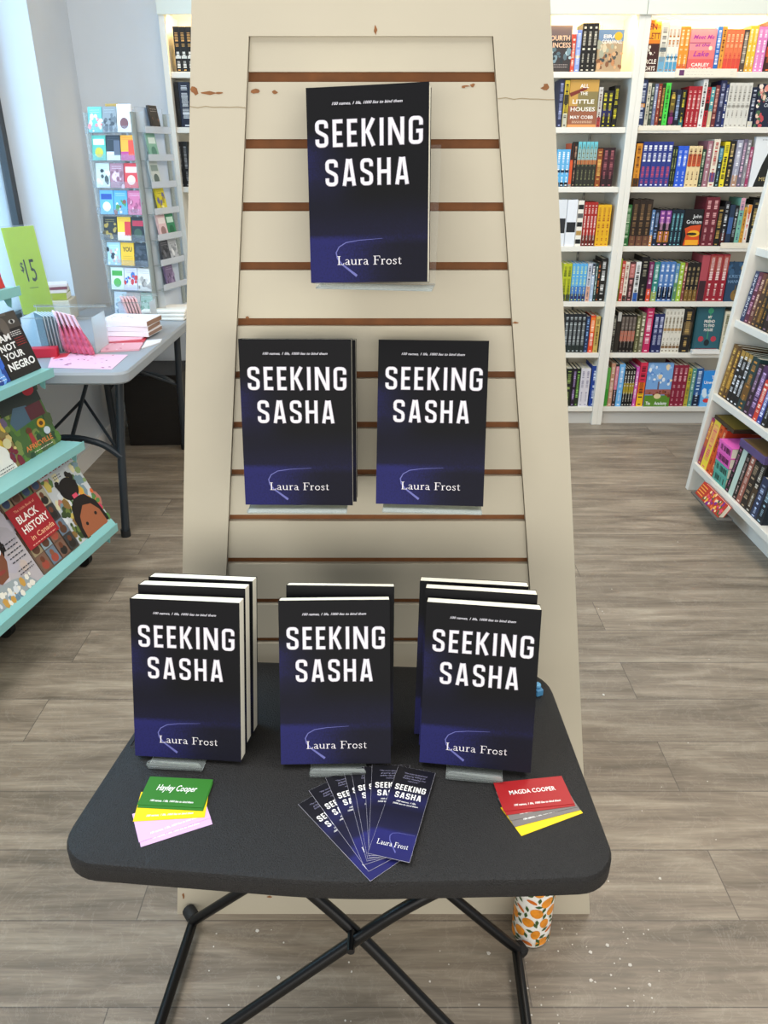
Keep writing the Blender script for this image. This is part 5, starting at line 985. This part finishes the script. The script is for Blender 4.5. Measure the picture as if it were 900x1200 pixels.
F0 = [[('6fb8b4', 'd', 'f0f0f0 e08a8a f4e0d0', 'f4f8f8', 'teal and white'), ('8d8f90', 'd', '6a6c70 4a4a4e', 'c8c8c8', 'grey'), ('e6e2e2', 't', 'd8d4d4', '7a4a4a', 'white with a dark picture')],
 [('5fb09c', 't', 'e8f0d8', 'c8b83a', 'teal avocado'), ('2a2a30', 'r', 'd8d8d8', '5a5a66', 'black and white'), ('e8a024', 'r', 'b83a7a', 'e0452c', 'orange and magenta')],
 [('c8ccc4', 'd', '2a2c2a 4a4e4a e8e8e8', '8a8a8a', 'black and white photo'), ('a87884', 'd', 'd8b8c0 8a5a66', 'f4e8ec', 'mauve'), ('cf3a3c', 't', 'f6e8e0', 'e8c4b0', 'red')],
 [('6aa8d8', 't', '2a4a9a', 'f4f4f6', 'light blue'), ('5a9ec4', 'd', '8a4a3a e8d8c8 4a8a4a', 'f0f4f8', 'sky blue picture'), ('c8688a', 'd', 'e8a8b8 a04a6a', 'fbe8f0', 'rose pink')],
 [('2a241c', 'd', 'a88a3a 5a4a2a', 'c8a850', 'black and gold'), ('e6b824', 'r', 'f0e0c0', 'cf2c2c', 'yellow and red'), ('1f1c1c', 't', 'b0243a', '3a4a34', 'black and crimson')],
 [('a8c8d8', 'd', '3a3a40 e8ecf0 c8a8a0', 'f4f8f8', 'pale blue'), ('e8b41c', 'y', '', '', 'bright yellow'), ('2c2e34', 'd', '4a4c54 3a3c44', '8a8c94', 'charcoal')],
 [('dfe6da', 't', '4aa03c', '5aa84a', 'green and white'), ('d8d4e0', 'd', 'c83a3a 3a6ab0 e8e0e0', 'a03a4a', 'white, red and blue'), ('e4ddd4', 'd', 'b0a49a 8a8078 d0c4b8', '6a6058', 'cream patterned')],
 [('cfd8e0', 'd', '8aa0b0 b0c0c8', '5a6a74', 'pale grey'), ('b8a8a0', 'd', '8a7a70', 'e0d8d0', 'taupe'), ('9ab0a0', 'd', '6a8a74', 'e8f0e8', 'sage')]]
TN = ['top tier', 'second tier', 'third tier', 'fourth tier', 'fifth tier', 'sixth tier', 'seventh tier', 'bottom tier']
for k, row in enumerate(F0):
    for j, (base, kd, a, b_, nm) in enumerate(row):
        art = A(kd, a, b_, 100+k*5+j) if kd != 'y' else [('t', 'YOU', .5, .62, .7, .2, '2a2410', .02), ('l', .15, .85, .2, .4, 3, '6a4a10', 4)]
        mini(0, -.069+j*.069, TI[k], .066, .097 if not (k == 0 and j == 2) else .105, base, art, 'small %s book, %s of the %s, spinner rack front' % (nm, ('left', 'middle', 'right')[j], TN[k]))
SR = [[(.0, '3a3432', 'd', '6a4a44 a8786a 2a2624', 'e8e0dc', 'dark picture')], [(-.04, '8ab8a4', 't', 'e0f0e8', '5a8a78', 'mint green')], [(-.045, 'c4ccc8', 't', '8a9a94', '5a6a64', 'pale grey green')], [(-.02, 'd9cc34', 'd', 'a8982a 6a6a9a f0e8a0', '5a5a2a', 'lemon yellow')], [(-.036, 'e2c4c8', 't', 'f0e4e4', '9a7a7a', 'blush pink'), (.035, '3a8a62', 't', 'c8e8d8', '2a6a4a', 'emerald green')], [(-.036, '4a4c54', 'd', '2a2c34 6a6c74', 'a8a8b0', 'slate'), (.035, 'b8bcc2', 'd', '8a8e96 dfe2e6', '5a5e66', 'silver grey')], [(-.02, '7a6a8c', 'd', '9a8aac 5a4a6c', 'd8d0e4', 'violet')], []]
for k, row in enumerate(SR):
    for x, base, kd, a, b_, nm in row: mini(90, x, TI[k], .068, .105, base, A(kd, a, b_, 200+k), 'small %s book on the %s, right side of the spinner rack' % (nm, TN[k]))
